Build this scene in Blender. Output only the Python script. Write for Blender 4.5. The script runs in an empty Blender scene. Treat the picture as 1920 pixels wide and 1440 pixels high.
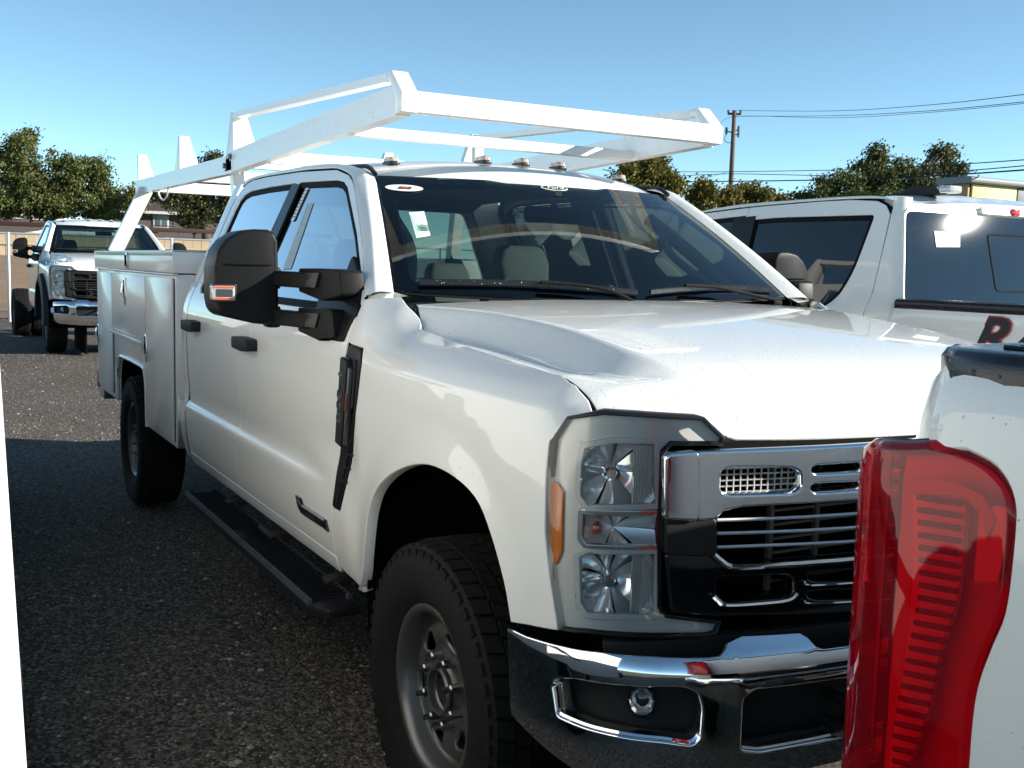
import bpy, bmesh, math, random
from mathutils import Vector, Matrix
from mathutils.geometry import delaunay_2d_cdt
R = math.radians
rnd = random.Random(7)
sc = bpy.context.scene
COL = sc.collection
# ------------------------------------------------------------------ camera
# world: origin on the ground under the front axle of the utility truck, x = its forward, y = its left, z up
CAMP = Vector((2.6055, -2.1659, 1.5874)); YAW, PITCH, ROLL, FPX = -0.5088, -0.1070, 0.0271, 2007.0
_yw = YAW + math.pi
FW = Vector((math.cos(_yw)*math.cos(PITCH), math.sin(_yw)*math.cos(PITCH), math.sin(PITCH)))
RT = FW.cross(Vector((0, 0, 1))).normalized(); UPV = RT.cross(FW)
RT, UPV = math.cos(ROLL)*RT + math.sin(ROLL)*UPV, -math.sin(ROLL)*RT + math.cos(ROLL)*UPV
cam_d = bpy.data.cameras.new('camera'); cam = bpy.data.objects.new('camera', cam_d); COL.objects.link(cam)
cam_d.sensor_fit = 'HORIZONTAL'; cam_d.sensor_width = 36.0; cam_d.lens = 36.0*FPX/1920.0
cam_d.clip_start = 0.05; cam_d.clip_end = 3000
M = Matrix((RT, UPV, -FW)).transposed().to_4x4(); M.translation = CAMP; cam.matrix_world = M
sc.camera = cam
# ------------------------------------------------------------------ sky, sun, exposure
SUN_AZ, SUN_EL = R(55.0), R(21.0)          # azimuth from +x towards +y
SUN_DIR = Vector((math.cos(SUN_AZ)*math.cos(SUN_EL), math.sin(SUN_AZ)*math.cos(SUN_EL), math.sin(SUN_EL)))
w = bpy.data.worlds.new('World'); sc.world = w; w.use_nodes = True
nt = w.node_tree; bg = nt.nodes['Background']
sky = nt.nodes.new('ShaderNodeTexSky'); sky.sky_type = 'NISHITA'; sky.sun_disc = False
sky.sun_elevation = SUN_EL; sky.sun_rotation = math.pi/2 - SUN_AZ
sky.altitude = 100; sky.air_density = 0.5; sky.dust_density = 0.0; sky.ozone_density = 3.0
tint = nt.nodes.new('ShaderNodeMix'); tint.data_type = 'RGBA'; tint.blend_type = 'MULTIPLY'; tint.inputs[0].default_value = 1.0
tint.inputs[7].default_value = (0.96, 0.99, 0.765, 1)
nt.links.new(sky.outputs[0], tint.inputs[6]); nt.links.new(tint.outputs[2], bg.inputs[0]); bg.inputs[1].default_value = 0.145
sl = bpy.data.lights.new('sun', 'SUN'); sl.energy = 5.0; sl.angle = R(0.5); sl.color = (1.0, 0.95, 0.87)
so = bpy.data.objects.new('sun', sl); COL.objects.link(so)
so.rotation_euler = (-SUN_DIR).to_track_quat('-Z', 'Y').to_euler(); so.location = SUN_DIR*50
sc.view_settings.view_transform = 'Standard'; sc.view_settings.look = 'None'
sc.view_settings.exposure = 1.0; sc.view_settings.gamma = 1.0; sc.view_settings.use_curve_mapping = False
sc.cycles.max_bounces = 10; sc.cycles.transparent_max_bounces = 24; sc.cycles.glossy_bounces = 6
sc.cycles.caustics_reflective = False; sc.cycles.caustics_refractive = False
sc.cycles.sample_clamp_indirect = 4.0
sc.cycles.use_denoising = True
# ------------------------------------------------------------------ helpers
def ray(px, py): return (FW + (px-960)/FPX*RT - (py-720)/FPX*UPV)
def onp(px, py, ax, val):
    d = ray(px, py); i = 'xyz'.index(ax); return CAMP + d*((val-CAMP[i])/d[i])
def PX(fn, px, py, u, v):
    """where the ray through a pixel of the photograph meets a real surface fn(u,v)"""
    d = ray(px, py).normalized(); P = Vector(fn(u, v)); t = (P-CAMP).dot(d); h = 1e-4
    for _ in range(40):
        P = Vector(fn(u, v)); r = CAMP + d*t - P
        if r.length < 1e-6: break
        du = (Vector(fn(u+h, v))-P)/h; dv = (Vector(fn(u, v+h))-P)/h
        m = Matrix((d, -du, -dv)).transposed()
        try: s = m.inverted() @ r
        except ValueError: break
        k = min(1.0, 0.3/max(1e-9, max(abs(s[1]), abs(s[2]))))
        t -= k*s[0]; u -= k*s[1]; v -= k*s[2]
    return (u, v)
def PXL(fn, pts, u, v):
    out = []
    for p in pts:
        u, v = PX(fn, p[0], p[1], u, v); out.append((u, v))
    return out
def lerp(a, b, t): return a+(b-a)*t
def sstep(a, b, x):
    t = min(1, max(0, (x-a)/(b-a))); return t*t*(3-2*t)
class Spl:
    """monotone cubic through (x,y) pairs"""
    def __init__(s, pts):
        pts = sorted(pts); s.x = [p[0] for p in pts]; s.y = [p[1] for p in pts]; n = len(pts)
        d = [(s.y[i+1]-s.y[i])/(s.x[i+1]-s.x[i]) for i in range(n-1)]
        s.m = [d[0]]+[0 if d[i-1]*d[i] <= 0 else 2*d[i-1]*d[i]/(d[i-1]+d[i]) for i in range(1, n-1)]+[d[-1]]
    def __call__(s, x):
        X = s.x
        if x <= X[0]: return s.y[0]+s.m[0]*(x-X[0])
        if x >= X[-1]: return s.y[-1]+s.m[-1]*(x-X[-1])
        i = 0
        while x > X[i+1]: i += 1
        h = X[i+1]-X[i]; t = (x-X[i])/h
        return ((2*t**3-3*t*t+1)*s.y[i]+(t**3-2*t*t+t)*h*s.m[i]+(3*t*t-2*t**3)*s.y[i+1]+(t**3-t*t)*h*s.m[i+1])
def crom(pts, n=8, closed=False):
    """catmull-rom through points of any dimension"""
    P = [tuple(p) for p in pts]; N = len(P); out = []
    g = (lambda i: P[i % N]) if closed else (lambda i: P[min(N-1, max(0, i))])
    for i in range(N if closed else N-1):
        a, b, c, d = g(i-1), g(i), g(i+1), g(i+2)
        for k in range(n):
            t = k/n
            out.append(tuple(.5*(2*q+(r-p)*t+(2*p-5*q+4*r-s)*t*t+(3*q-p-3*r+s)*t**3) for p, q, r, s in zip(a, b, c, d)))
    if not closed: out.append(P[-1])
    return out
def link(name, me, mat, parent=None):
    o = bpy.data.objects.new(name, me); COL.objects.link(o)
    if mat is not None: me.materials.append(mat)
    if parent is not None: o.parent = parent
    return o
def mesh(name, V, F, mat, parent=None, smooth=False, normals=None, sharp=None):
    me = bpy.data.meshes.new(name); me.from_pydata([tuple(v) for v in V], [], F); me.update()
    if smooth or normals is not None:
        me.polygons.foreach_set('use_smooth', [True]*len(me.polygons))
    if normals is not None: me.normals_split_custom_set_from_vertices([tuple(n) for n in normals])
    elif sharp is not None: me.set_sharp_from_angle(angle=R(sharp))
    return link(name, me, mat, parent)
def bmobj(name, bm, mat, parent=None, smooth=None):
    me = bpy.data.meshes.new(name); bm.to_mesh(me); bm.free()
    if smooth is not None:
        me.polygons.foreach_set('use_smooth', [True]*len(me.polygons)); me.set_sharp_from_angle(angle=R(smooth))
    return link(name, me, mat, parent)
def tag(o, label=None, cat=None, group=None, kind=None):
    if label: o['label'] = label
    if cat: o['category'] = cat
    if group: o['group'] = group
    if kind: o['kind'] = kind
    return o
def empty(name, loc=(0, 0, 0), rz=0, scale=1.0):
    o = bpy.data.objects.new(name, None); COL.objects.link(o); o.location = loc; o.rotation_euler = (0, 0, rz)
    o.scale = (scale,)*3; o.empty_display_size = .2; return o
def pip(poly, x, y):
    c = False; j = len(poly)-1
    for i in range(len(poly)):
        xi, yi = poly[i]; xj, yj = poly[j]
        if (yi > y) != (yj > y) and x < (xj-xi)*(y-yi)/(yj-yi)+xi: c = not c
        j = i
    return c
def resample(poly, res):
    out = []
    for i in range(len(poly)):
        a = poly[i]; b = poly[(i+1) % len(poly)]; L = math.hypot(b[0]-a[0], b[1]-a[1]); n = max(1, int(math.ceil(L/res)))
        for k in range(n): out.append((lerp(a[0], b[0], k/n), lerp(a[1], b[1], k/n)))
    return out
def rpoly(pts, r, n=4):
    """round the corners of a 2-d polygon; r a number or one per corner"""
    out = []; N = len(pts)
    for i in range(N):
        p = Vector(pts[i]); a = Vector(pts[i-1])-p; b = Vector(pts[(i+1) % N])-p
        rr = r[i] if isinstance(r, (list, tuple)) else r
        rr = min(rr, a.length*.45, b.length*.45)
        if rr < 1e-5: out.append(tuple(p)); continue
        A = p+a.normalized()*rr; B = p+b.normalized()*rr
        for k in range(n+1):
            t = k/n; q = A*(1-t)**2+p*2*t*(1-t)+B*t*t; out.append(tuple(q))
    return out
def area(p): return sum(p[i-1][0]*p[i][1]-p[i][0]*p[i-1][1] for i in range(len(p)))/2
def inset(poly, d):
    """move every edge of a polygon inwards by d"""
    if area(poly) < 0: poly = poly[::-1]
    N = len(poly); out = []
    for i in range(N):
        p = Vector(poly[i]); e1 = (p-Vector(poly[i-1])); e2 = (Vector(poly[(i+1) % N])-p)
        if e1.length < 1e-7 or e2.length < 1e-7: continue
        e1.normalize(); e2.normalize()
        n1 = Vector((-e1.y, e1.x)); n2 = Vector((-e2.y, e2.x)); b = n1+n2
        if b.length < 1e-4: b = n1
        b.normalize(); out.append(tuple(p+b*(d/max(.35, b.dot(n1)))))
    return out
def panel(name, outline, fn, mat, parent, out, res=.04, thick=.014, rad=.004, holes=(), flip=False):
    """a curved sheet: polygon (with holes) in the parameter plane of surface fn, with rounded returned edges.
    'out' is a direction on the outer side"""
    loops = []
    for L in [outline]+list(holes):
        L = [tuple(p) for p in L]
        if area(L) < 0: L = L[::-1]
        loops.append(resample(L, res))
    pts = []; edges = []
    for L in loops:
        b = len(pts); pts += L; edges += [(b+i, b+(i+1) % len(L)) for i in range(len(L))]
    O = loops[0]; xs = [p[0] for p in O]; ys = [p[1] for p in O]
    hx = res; hy = res*.866; j = 0; y = min(ys)+hy*.5
    segs = [(pts[a], pts[b]) for a, b in edges]
    cell = {}
    for i, p in enumerate(pts): cell.setdefault((int(p[0]//res), int(p[1]//res)), []).append(p)
    def near(x, y):
        cx, cy = int(x//res), int(y//res)
        for a in (-1, 0, 1):
            for b in (-1, 0, 1):
                for q in cell.get((cx+a, cy+b), ()):
                    if (q[0]-x)**2+(q[1]-y)**2 < (res*.55)**2: return True
        return False
    while y < max(ys):
        x = min(xs)+(hx*.5 if j % 2 else 0)
        while x < max(xs):
            if pip(O, x, y) and not any(pip(h, x, y) for h in loops[1:]) and not near(x, y): pts.append((x, y))
            x += hx
        y += hy; j += 1
    nb = sum(len(L) for L in loops)
    r = delaunay_2d_cdt([Vector(p) for p in pts], edges, [], 0, 1e-7)
    V2 = [(v.x, v.y) for v in r[0]]; orig = {}
    for i, l in enumerate(r[3]):
        for k in l: orig[k] = i
    F = []
    for f in r[2]:
        cx = sum(V2[i][0] for i in f)/3; cy = sum(V2[i][1] for i in f)/3
        if pip(O, cx, cy) and not any(pip(h, cx, cy) for h in loops[1:]): F.append(list(f))
    V = [Vector(fn(*p)) for p in V2]; h = 1e-4; N = []; out = Vector(out)
    def nrm(p):
        a = Vector(fn(p[0]+h, p[1]))-Vector(fn(p[0]-h, p[1])); b = Vector(fn(p[0], p[1]+h))-Vector(fn(p[0], p[1]-h))
        n = a.cross(b)
        return n.normalized() if n.length > 1e-14 else Vector(out)
    N = [nrm(p) for p in V2]
    sgn = 1 if sum(n.dot(out) for n in N) > 0 else -1
    if flip: sgn = -sgn
    N = [n*sgn for n in N]
    if sgn < 0: F = [f[::-1] for f in F]
    # orientation of faces in the parameter plane is CCW already for delaunay output
    b = 0
    for li, L in enumerate(loops):
        idx = [orig.get(b+i) for i in range(len(L))]; b += len(L); n = len(idx)
        B1 = []; B2 = []
        for i in range(n):
            v = idx[i]; t = V[idx[(i+1) % n]]-V[idx[i-1]]
            o2 = t.cross(N[v])*sgn
            if o2.length < 1e-12: o2 = Vector((0, 0, 1))
            o2.normalize()
            if li > 0: o2 = -o2
            B1.append(len(V)); V.append(V[v]+o2*rad-N[v]*rad*.8); N.append((o2*.9+N[v]*.45).normalized())
            B2.append(len(V)); V.append(V[v]+o2*rad-N[v]*(thick+rad)); N.append(o2)
        for i in range(n):
            k = (i+1) % n
            q1 = [idx[i], B1[i], B1[k], idx[k]]; q2 = [B1[i], B2[i], B2[k], B1[k]]
            if (sgn < 0) != (li > 0): q1 = q1[::-1]; q2 = q2[::-1]
            F += [q1, q2]
    return mesh(name, V, F, mat, parent, normals=N)
def loft(name, rows, mat, parent, closed=False, cap=False, smooth=True, sharp=None, cyc=False):
    """rows of points -> quad sheet; closed: each row is a loop; cyc: last row joins first"""
    V = [p for r in rows for p in r]; n = len(rows[0]); F = []
    for i in range(len(rows) if cyc else len(rows)-1):
        i2 = (i+1) % len(rows)
        for j in range(n if closed else n-1):
            k = (j+1) % n; F.append([i*n+j, i*n+k, i2*n+k, i2*n+j])
    if cap and closed:
        F.append(list(range(n))[::-1]); F.append([(len(rows)-1)*n+j for j in range(n)])
    return mesh(name, V, F, mat, parent, smooth=smooth, sharp=sharp)
def tube(name, path, r, mat, parent=None, n=8, closed=False, prof=None, sharp=40, up=(0, 0, 1)):
    """sweep a circle or a 2-d profile along a path"""
    P = [Vector(p) for p in path]; rows = []; N = len(P)
    if prof is None: prof = [(r*math.cos(2*math.pi*k/n), r*math.sin(2*math.pi*k/n)) for k in range(n)]
    for i in range(N):
        a = P[i-1] if (i > 0 or closed) else P[i]; b = P[(i+1) % N] if (i < N-1 or closed) else P[i]
        t = (b-a).normalized(); u = Vector(up)
        if abs(t.dot(u)) > .97: u = Vector((1, 0, 0))
        s = t.cross(u).normalized(); v = s.cross(t)
        f = 1.0
        if 0 < i < N-1 or closed:
            c = (P[i]-a).normalized().dot((b-P[i]).normalized()); f = 1/max(.5, math.sqrt(max(.25, (1+c)/2)))
        rows.append([P[i]+s*(p[0]*f)+v*p[1] for p in prof])
    return loft(name, rows, mat, parent, closed=True, cap=not closed, sharp=sharp, cyc=closed)
def bxm(bm, c, s, rot=None, bev=0, seg=1):
    r = bmesh.ops.create_cube(bm, size=1.0); vs = r['verts']
    bmesh.ops.scale(bm, vec=Vector(s), verts=vs)
    if bev > 0:
        es = list({e for v in vs for e in v.link_edges})
        r2 = bmesh.ops.bevel(bm, geom=es, offset=bev, segments=seg, affect='EDGES', profile=.5)
        vs = list({v for f in r2['faces'] for v in f.verts} | {v for v in vs if v.is_valid})
    if rot is not None: bmesh.ops.rotate(bm, cent=(0, 0, 0), matrix=rot, verts=vs)
    bmesh.ops.translate(bm, vec=Vector(c), verts=vs)
    return vs
def box(name, c, s, mat, parent=None, bev=.004, seg=2, rot=None, smooth=30):
    bm = bmesh.new(); bxm(bm, c, s, rot, bev, seg); return bmobj(name, bm, mat, parent, smooth if bev else None)
def boxes(name, L, mat, parent=None, bev=.003, seg=1):
    bm = bmesh.new()
    for e in L: bxm(bm, e[0], e[1], e[2] if len(e) > 2 else None, bev, seg)
    return bmobj(name, bm, mat, parent, 30 if bev else None)
def prism(name, poly, fn, d0, d1, mat, parent=None, bev=.005, seg=2, smooth=35):
    """polygon (u,v) extruded between depths d0 and d1 through fn(u,v,w)->xyz, edges bevelled"""
    bm = bmesh.new()
    if area(poly) < 0: poly = poly[::-1]
    a = [bm.verts.new(fn(p[0], p[1], d0)) for p in poly]; b = [bm.verts.new(fn(p[0], p[1], d1)) for p in poly]
    n = len(poly); bm.faces.new(a[::-1]); bm.faces.new(b)
    for i in range(n): bm.faces.new([a[i], a[(i+1) % n], b[(i+1) % n], b[i]])
    bmesh.ops.recalc_face_normals(bm, faces=bm.faces)
    if bev > 0:
        es = [e for e in bm.edges if all(v in e.verts for v in e.verts) and e.calc_face_angle(0) > R(25)]
        bmesh.ops.bevel(bm, geom=es, offset=bev, segments=seg, affect='EDGES', profile=.5, clamp_overlap=True)
    return bmobj(name, bm, mat, parent, smooth)
def lathe(name, prof, fn, mat, parent=None, n=48, sharp=30, closed=False):
    """profile (r,w) turned about an axis; fn(r*cos, r*sin, w)->xyz"""
    rows = []
    for k in range(n):
        a = 2*math.pi*k/n; c, s = math.cos(a), math.sin(a)
        rows.append([fn(r*c, r*s, w_) for r, w_ in prof])
    return loft(name, rows, mat, parent, closed=closed, cyc=True, sharp=sharp)
def text(name, s, fn, size, mat, parent, depth=.002, shear=0, sx=1.0, bold=0, align='CENTER'):
    """built-in font as a mesh, laid by fn(u,v,w)"""
    cu = bpy.data.curves.new(name, 'FONT'); cu.body = s; cu.size = size; cu.align_x = align; cu.align_y = 'CENTER'
    cu.extrude = depth/2; cu.shear = shear; cu.offset = bold; cu.resolution_u = 3
    o = bpy.data.objects.new(name, cu); COL.objects.link(o)
    dg = bpy.context.evaluated_depsgraph_get(); dg.update()
    me = bpy.data.meshes.new_from_object(o.evaluated_get(dg)); bpy.data.objects.remove(o); bpy.data.curves.remove(cu)
    me.name = name; me.materials.clear()
    for v in me.vertices: v.co = Vector(fn(v.co.x*sx, v.co.y, v.co.z+depth/2))
    return link(name, me, mat, parent)
# ------------------------------------------------------------------ materials
MT = {}
def mat(name, col=(.8, .8, .8), rough=.5, metal=0.0, coat=0.0, spec=.5, emit=None, noise=0.0, nscale=8, bump=0.0, bscale=200, drops=0, dscale=110, trans=0, ior=1.45, crough=.03, rnoise=0.0):
    m = bpy.data.materials.new(name); m.use_nodes = True; n = m.node_tree.nodes; L = m.node_tree.links
    p = n['Principled BSDF']; p.inputs['Base Color'].default_value = (*col, 1); p.inputs['Roughness'].default_value = rough
    p.inputs['Metallic'].default_value = metal; p.inputs['Coat Weight'].default_value = coat; p.inputs['Coat Roughness'].default_value = crough
    p.inputs['Specular IOR Level'].default_value = spec; p.inputs['Transmission Weight'].default_value = trans; p.inputs['IOR'].default_value = ior
    if emit: p.inputs['Emission Color'].default_value = (*emit[0], 1); p.inputs['Emission Strength'].default_value = emit[1]
    tc = n.new('ShaderNodeTexCoord')
    if noise or rnoise:
        t = n.new('ShaderNodeTexNoise'); t.inputs['Scale'].default_value = nscale; t.inputs['Detail'].default_value = 6
        L.new(tc.outputs['Object'], t.inputs['Vector'])
    if noise:
        mx = n.new('ShaderNodeMix'); mx.data_type = 'RGBA'
        mx.inputs[6].default_value = (*[c*(1-noise) for c in col], 1); mx.inputs[7].default_value = (*[min(1, c*(1+noise)) for c in col], 1)
        L.new(t.outputs['Fac'], mx.inputs[0]); L.new(mx.outputs[2], p.inputs['Base Color'])
    if rnoise:
        mr = n.new('ShaderNodeMapRange'); mr.inputs['To Min'].default_value = max(0, rough-rnoise); mr.inputs['To Max'].default_value = rough+rnoise
        L.new(t.outputs['Fac'], mr.inputs['Value']); L.new(mr.outputs[0], p.inputs['Roughness'])
    last = None
    if bump:
        b = n.new('ShaderNodeTexNoise'); b.inputs['Scale'].default_value = bscale; b.inputs['Detail'].default_value = 4
        L.new(tc.outputs['Object'], b.inputs['Vector'])
        bn = n.new('ShaderNodeBump'); bn.inputs['Strength'].default_value = bump; bn.inputs['Distance'].default_value = .002
        L.new(b.outputs['Fac'], bn.inputs['Height']); last = bn
    if drops:
        vo = n.new('ShaderNodeTexVoronoi'); vo.inputs['Scale'].default_value = dscale; L.new(tc.outputs['Object'], vo.inputs['Vector'])
        # drop radius differs from cell to cell, many cells stay dry
        sx = n.new('ShaderNodeSeparateColor'); L.new(vo.outputs['Color'], sx.inputs[0])
        mr = n.new('ShaderNodeMapRange'); mr.inputs['From Min'].default_value = 1-drops; mr.inputs['From Max'].default_value = 1.0
        mr.inputs['To Min'].default_value = 0; mr.inputs['To Max'].default_value = .42; L.new(sx.outputs[0], mr.inputs['Value'])
        sb = n.new('ShaderNodeMath'); sb.operation = 'SUBTRACT'; L.new(mr.outputs[0], sb.inputs[0]); L.new(vo.outputs['Distance'], sb.inputs[1])
        mxn = n.new('ShaderNodeMath'); mxn.operation = 'MAXIMUM'; mxn.inputs[1].default_value = 0; L.new(sb.outputs[0], mxn.inputs[0])
        sq = n.new('ShaderNodeMath'); sq.operation = 'POWER'; sq.inputs[1].default_value = .6; L.new(mxn.outputs[0], sq.inputs[0])
        bd = n.new('ShaderNodeBump'); bd.inputs['Strength'].default_value = .9; bd.inputs['Distance'].default_value = .006
        L.new(sq.outputs[0], bd.inputs['Height']); bd.inputs['Distance'].default_value = .006*min(1, 110/dscale)
        if last: L.new(last.outputs[0], bd.inputs['Normal'])
        last = bd
    if last:
        L.new(last.outputs[0], p.inputs['Normal'])
        if coat: L.new(last.outputs[0], p.inputs['Coat Normal'])
    MT[name] = m; return m
def glassmat(name, tint, refl=1.0, rough=0.0, ior=1.5, drops=0, body=None):
    """thin pane: transparent tint under a fresnel reflection"""
    m = bpy.data.materials.new(name); m.use_nodes = True; n = m.node_tree.nodes; L = m.node_tree.links
    n.remove(n['Principled BSDF']); o = n['Material Output']
    t = n.new('ShaderNodeBsdfTransparent'); t.inputs[0].default_value = (*tint, 1)
    g = n.new('ShaderNodeBsdfGlossy'); g.inputs['Roughness'].default_value = rough; g.inputs[0].default_value = (1, 1, 1, 1)
    tr = t
    if body:   # dyed plastic scatters some light itself
        df = n.new('ShaderNodeBsdfDiffuse'); df.inputs[0].default_value = (*body[0], 1); m2 = n.new('ShaderNodeMixShader'); m2.inputs[0].default_value = body[1]
        L.new(t.outputs[0], m2.inputs[1]); L.new(df.outputs[0], m2.inputs[2]); tr = m2
    f = n.new('ShaderNodeFresnel'); f.inputs[0].default_value = ior
    k = n.new('ShaderNodeMath'); k.operation = 'MULTIPLY'; k.inputs[1].default_value = refl; k.use_clamp = True
    mx = n.new('ShaderNodeMixShader'); L.new(f.outputs[0], k.inputs[0]); L.new(k.outputs[0], mx.inputs[0])
    L.new(tr.outputs[0], mx.inputs[1]); L.new(g.outputs[0], mx.inputs[2]); L.new(mx.outputs[0], o.inputs[0])
    MT[name] = m; return m
WHITE = (.825, .82, .765)
mat('paint', WHITE, .35, coat=1.0, noise=.02, nscale=3, crough=.025, bump=.05, bscale=14, drops=.05, dscale=190)
mat('paint_wet', WHITE, .35, coat=1.0, drops=.40, dscale=150, crough=.04)
mat('paint_damp', WHITE, .35, coat=1.0, drops=.3, dscale=120, crough=.03)
mat('rack_paint', (.82, .805, .77), .38, coat=.5, drops=.35, dscale=90, crough=.1, noise=.04, nscale=14)
mat('black_plastic', (.016, .0155, .015), .55, spec=.3, bump=.25, bscale=600, rnoise=.06)
mat('black_gloss', (.006, .006, .007), .08, coat=.6)
mat('seal', (.006, .006, .006), .7, spec=.15)
mat('vent_grey', (.11, .115, .12), .35, .5)
mat('vent_red', (.16, .03, .02), .4)
mat('vent_black', (.010, .010, .010), .30, spec=.25)
mat('body_paint', (.80, .79, .755), .4, coat=.6, crough=.14, noise=.02)
mat('black_trim', (.010, .010, .010), .35)
mat('black_wet', (.012, .012, .013), .25, drops=.5, dscale=80)
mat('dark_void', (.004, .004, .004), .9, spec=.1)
mat('chrome', (.82, .83, .85), .04, 1.0, rnoise=.02, nscale=5)
mat('chrome_wet', (.80, .81, .83), .05, 1.0, rnoise=.02)
mat('chrome_dull', (.55, .56, .57), .22, 1.0)
mat('silver', (.60, .61, .60), .35, .6)
mat('lamp_bezel', (.80, .79, .74), .30, .1, coat=.5)
mat('rubber', (.0105, .0100, .0096), .8, spec=.25, noise=.3, nscale=30, bump=.3, bscale=300)
mat('steel_wheel', (.16, .155, .145), .38, .7, noise=.1, nscale=20)
mat('nut', (.30, .32, .34), .3, 1.0)
mat('seat', (.20, .21, .19), .75, noise=.08, nscale=20)
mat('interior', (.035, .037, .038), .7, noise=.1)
mat('headliner', (.33, .34, .31), .9)
mat('cream_trim', (.45, .48, .42), .6)
mat('sticker', (.78, .80, .76), .5, noise=.03)
mat('ink', (.02, .02, .022), .6)
mat('alu', (.55, .56, .57), .35, .9, noise=.1, nscale=25)
mat('alu_plate', (.42, .43, .44), .3, .9)
mat('red_mark', (.35, .02, .015), .4)
mat('amber', (.75, .20, .02), .15, coat=1.0)
mat('amber_dim', (.55, .09, .03), .2, coat=1.0)
mat('red_lens', (.42, .004, .010), .10, coat=1.0, crough=.02)
mat('frame_metal', (.02, .02, .02), .6, noise=.2)
glassmat('glass', (.50, .63, .58), 1.25)
glassmat('glass_side', (.28, .34, .35), 3.2)
glassmat('glass_dark', (.03, .035, .045), 1.2)
glassmat('lens', (.96, .97, .97), 1.0)
glassmat('red_glass', (1.0, .07, .09), .75, body=((.85, .010, .028), .17))
glassmat('amber_glass', (.95, .40, .05), 1.0)
# ------------------------------------------------------------------ body surfaces of the pickup cab (metres, local to each truck)
_CAB = [(.50,.93),(.56,.962),(.62,.985),(.70,1.001),(.78,1.008),(.845,1.010),(.868,1.008),(.884,.996),(.893,.988),(.92,.985),(1.0,.990),(1.1,.997),(1.2,1.0),(1.28,1.0),(1.32,.997),(1.36,.990),(1.40,.979),(1.44,.962),(1.48,.944),(1.52,.925),(1.7,.845),(1.95,.735),(2.02,.70)]
_CA0 = [p for p in _CAB if not .83 < p[0] < .95]+[(.86,1.0035),(.92,.999)]
_LOWF = [(.50,.965),(.62,.985),(.8,.998),(1.0,1.005),(1.12,1.006)]
_ROWS = [(-.62, _CA0), (-.55, _CA0),
 (-.40, _LOWF+[(1.20,1.002),(1.28,1.0),(1.32,.992),(1.36,.976),(1.40,.952),(1.44,.918),(1.48,.868),(1.52,.80)]),
 (-.26, _LOWF+[(1.20,1.004),(1.28,.999),(1.32,.985),(1.36,.950),(1.40,.885),(1.44,.81),(1.48,.73)]),
 (.12, _LOWF+[(1.20,1.006),(1.28,.998),(1.32,.976),(1.36,.930),(1.40,.850),(1.44,.77)]),
 (.40, [(a, b-.002) for a, b in _LOWF]+[(1.20,1.003),(1.28,.993),(1.32,.966),(1.36,.905),(1.40,.82),(1.44,.74)]),
 (.60, [(a, b-.012) for a, b in _LOWF]+[(1.20,.990),(1.28,.973),(1.32,.936),(1.36,.875),(1.40,.79),(1.44,.71)]),
 (.72, [(a, b-.030) for a, b in _LOWF]+[(1.20,.962),(1.25,.935),(1.285,.895),(1.33,.82),(1.38,.74),(1.44,.65)]),
 (.80, [(a, b-.060) for a, b in _LOWF]+[(1.20,.925),(1.25,.890),(1.285,.845),(1.33,.77),(1.38,.69),(1.44,.60)])]
_RS = [(x, Spl(p)) for x, p in _ROWS]; _CABS = Spl(_CAB); _CAB0 = Spl(_CA0)
ARC = (.105, .62, .455)
TUMBLE = [0]
def S(x, z):
    if TUMBLE[0] and x <= -.55 and z > 1.40: return _CABS(1.40)-.04*sstep(1.40, 1.52, z)-.24*max(0, z-1.46)
    if x <= -.55:
        return lerp(_CABS(z), _CAB0(z), sstep(-1.05, -.66, x)) if x > -1.05 else _CABS(z)
    zz = z
    s = Spl([(a, f(zz)) for a, f in _RS])(min(x, .82))
    d = math.hypot(x-ARC[0], max(0, z-ARC[1]) if z > ARC[1] else 0)-ARC[2]
    if z <= ARC[1]: d = abs(x-ARC[0])-ARC[2]
    if x < .62: s += .015*(1-sstep(-.02, .13, d))*sstep(.62, .5, x)
    return s
def sideR(x, z): return (x, -S(x, z), z)
def sideL(x, z): return (x, S(x, z), z)
SIDE = {-1: sideR, 1: sideL}
def sideoff(sg, off):
    return lambda x, z: (x, sg*(S(x, z)+off), z)
class Plan:
    """front curtain: plan curve (y, x) for y >= 0, mirrored; parameter = arc length from the middle"""
    def __init__(s, pts):
        c = crom(pts, 10); s.p = c; s.s = [0]
        for a, b in zip(c, c[1:]): s.s.append(s.s[-1]+math.hypot(b[0]-a[0], b[1]-a[1]))
    def at(s, q):
        sg = 1 if q >= 0 else -1; q = abs(q); S_ = s.s
        i = 0
        while i < len(S_)-2 and q > S_[i+1]: i += 1
        t = (q-S_[i])/(S_[i+1]-S_[i]); a, b = s.p[i], s.p[i+1]
        def tan(k):
            k0, k1 = max(0, k-1), min(len(S_)-1, k+1)
            d = (s.p[k1][0]-s.p[k0][0], s.p[k1][1]-s.p[k0][1])
            if k == 0: d = (1, 0)
            L = math.hypot(*d); return d[0]/L, d[1]/L
        ta, tb = tan(i), tan(i+1); tt = (lerp(ta[0], tb[0], t), lerp(ta[1], tb[1], t))
        return lerp(a[0], b[0], t)*sg, lerp(a[1], b[1], t), -tt[1]*sg, tt[0]   # y, x, ny, nx
    def fn(s, off=0.0, prof=None):
        def f(q, z):
            y, x, ny, nx = s.at(q); o = off+(prof(z) if prof else 0)
            return (x+nx*o, y+ny*o, z)
        return f
FRONT = Plan([(0,.925),(.2,.919),(.4,.901),(.6,.866),(.7,.845),(.8,.816),(.87,.786),(.93,.745),(.966,.695),(.981,.64),(.986,.55)])
def front(off=0.0): return FRONT.fn(off)
BUMP = Plan([(0,1.02),(.3,1.012),(.55,.985),(.72,.945),(.85,.875),(.93,.785),(.965,.69),(.985,.58),(.99,.48)])
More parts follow.
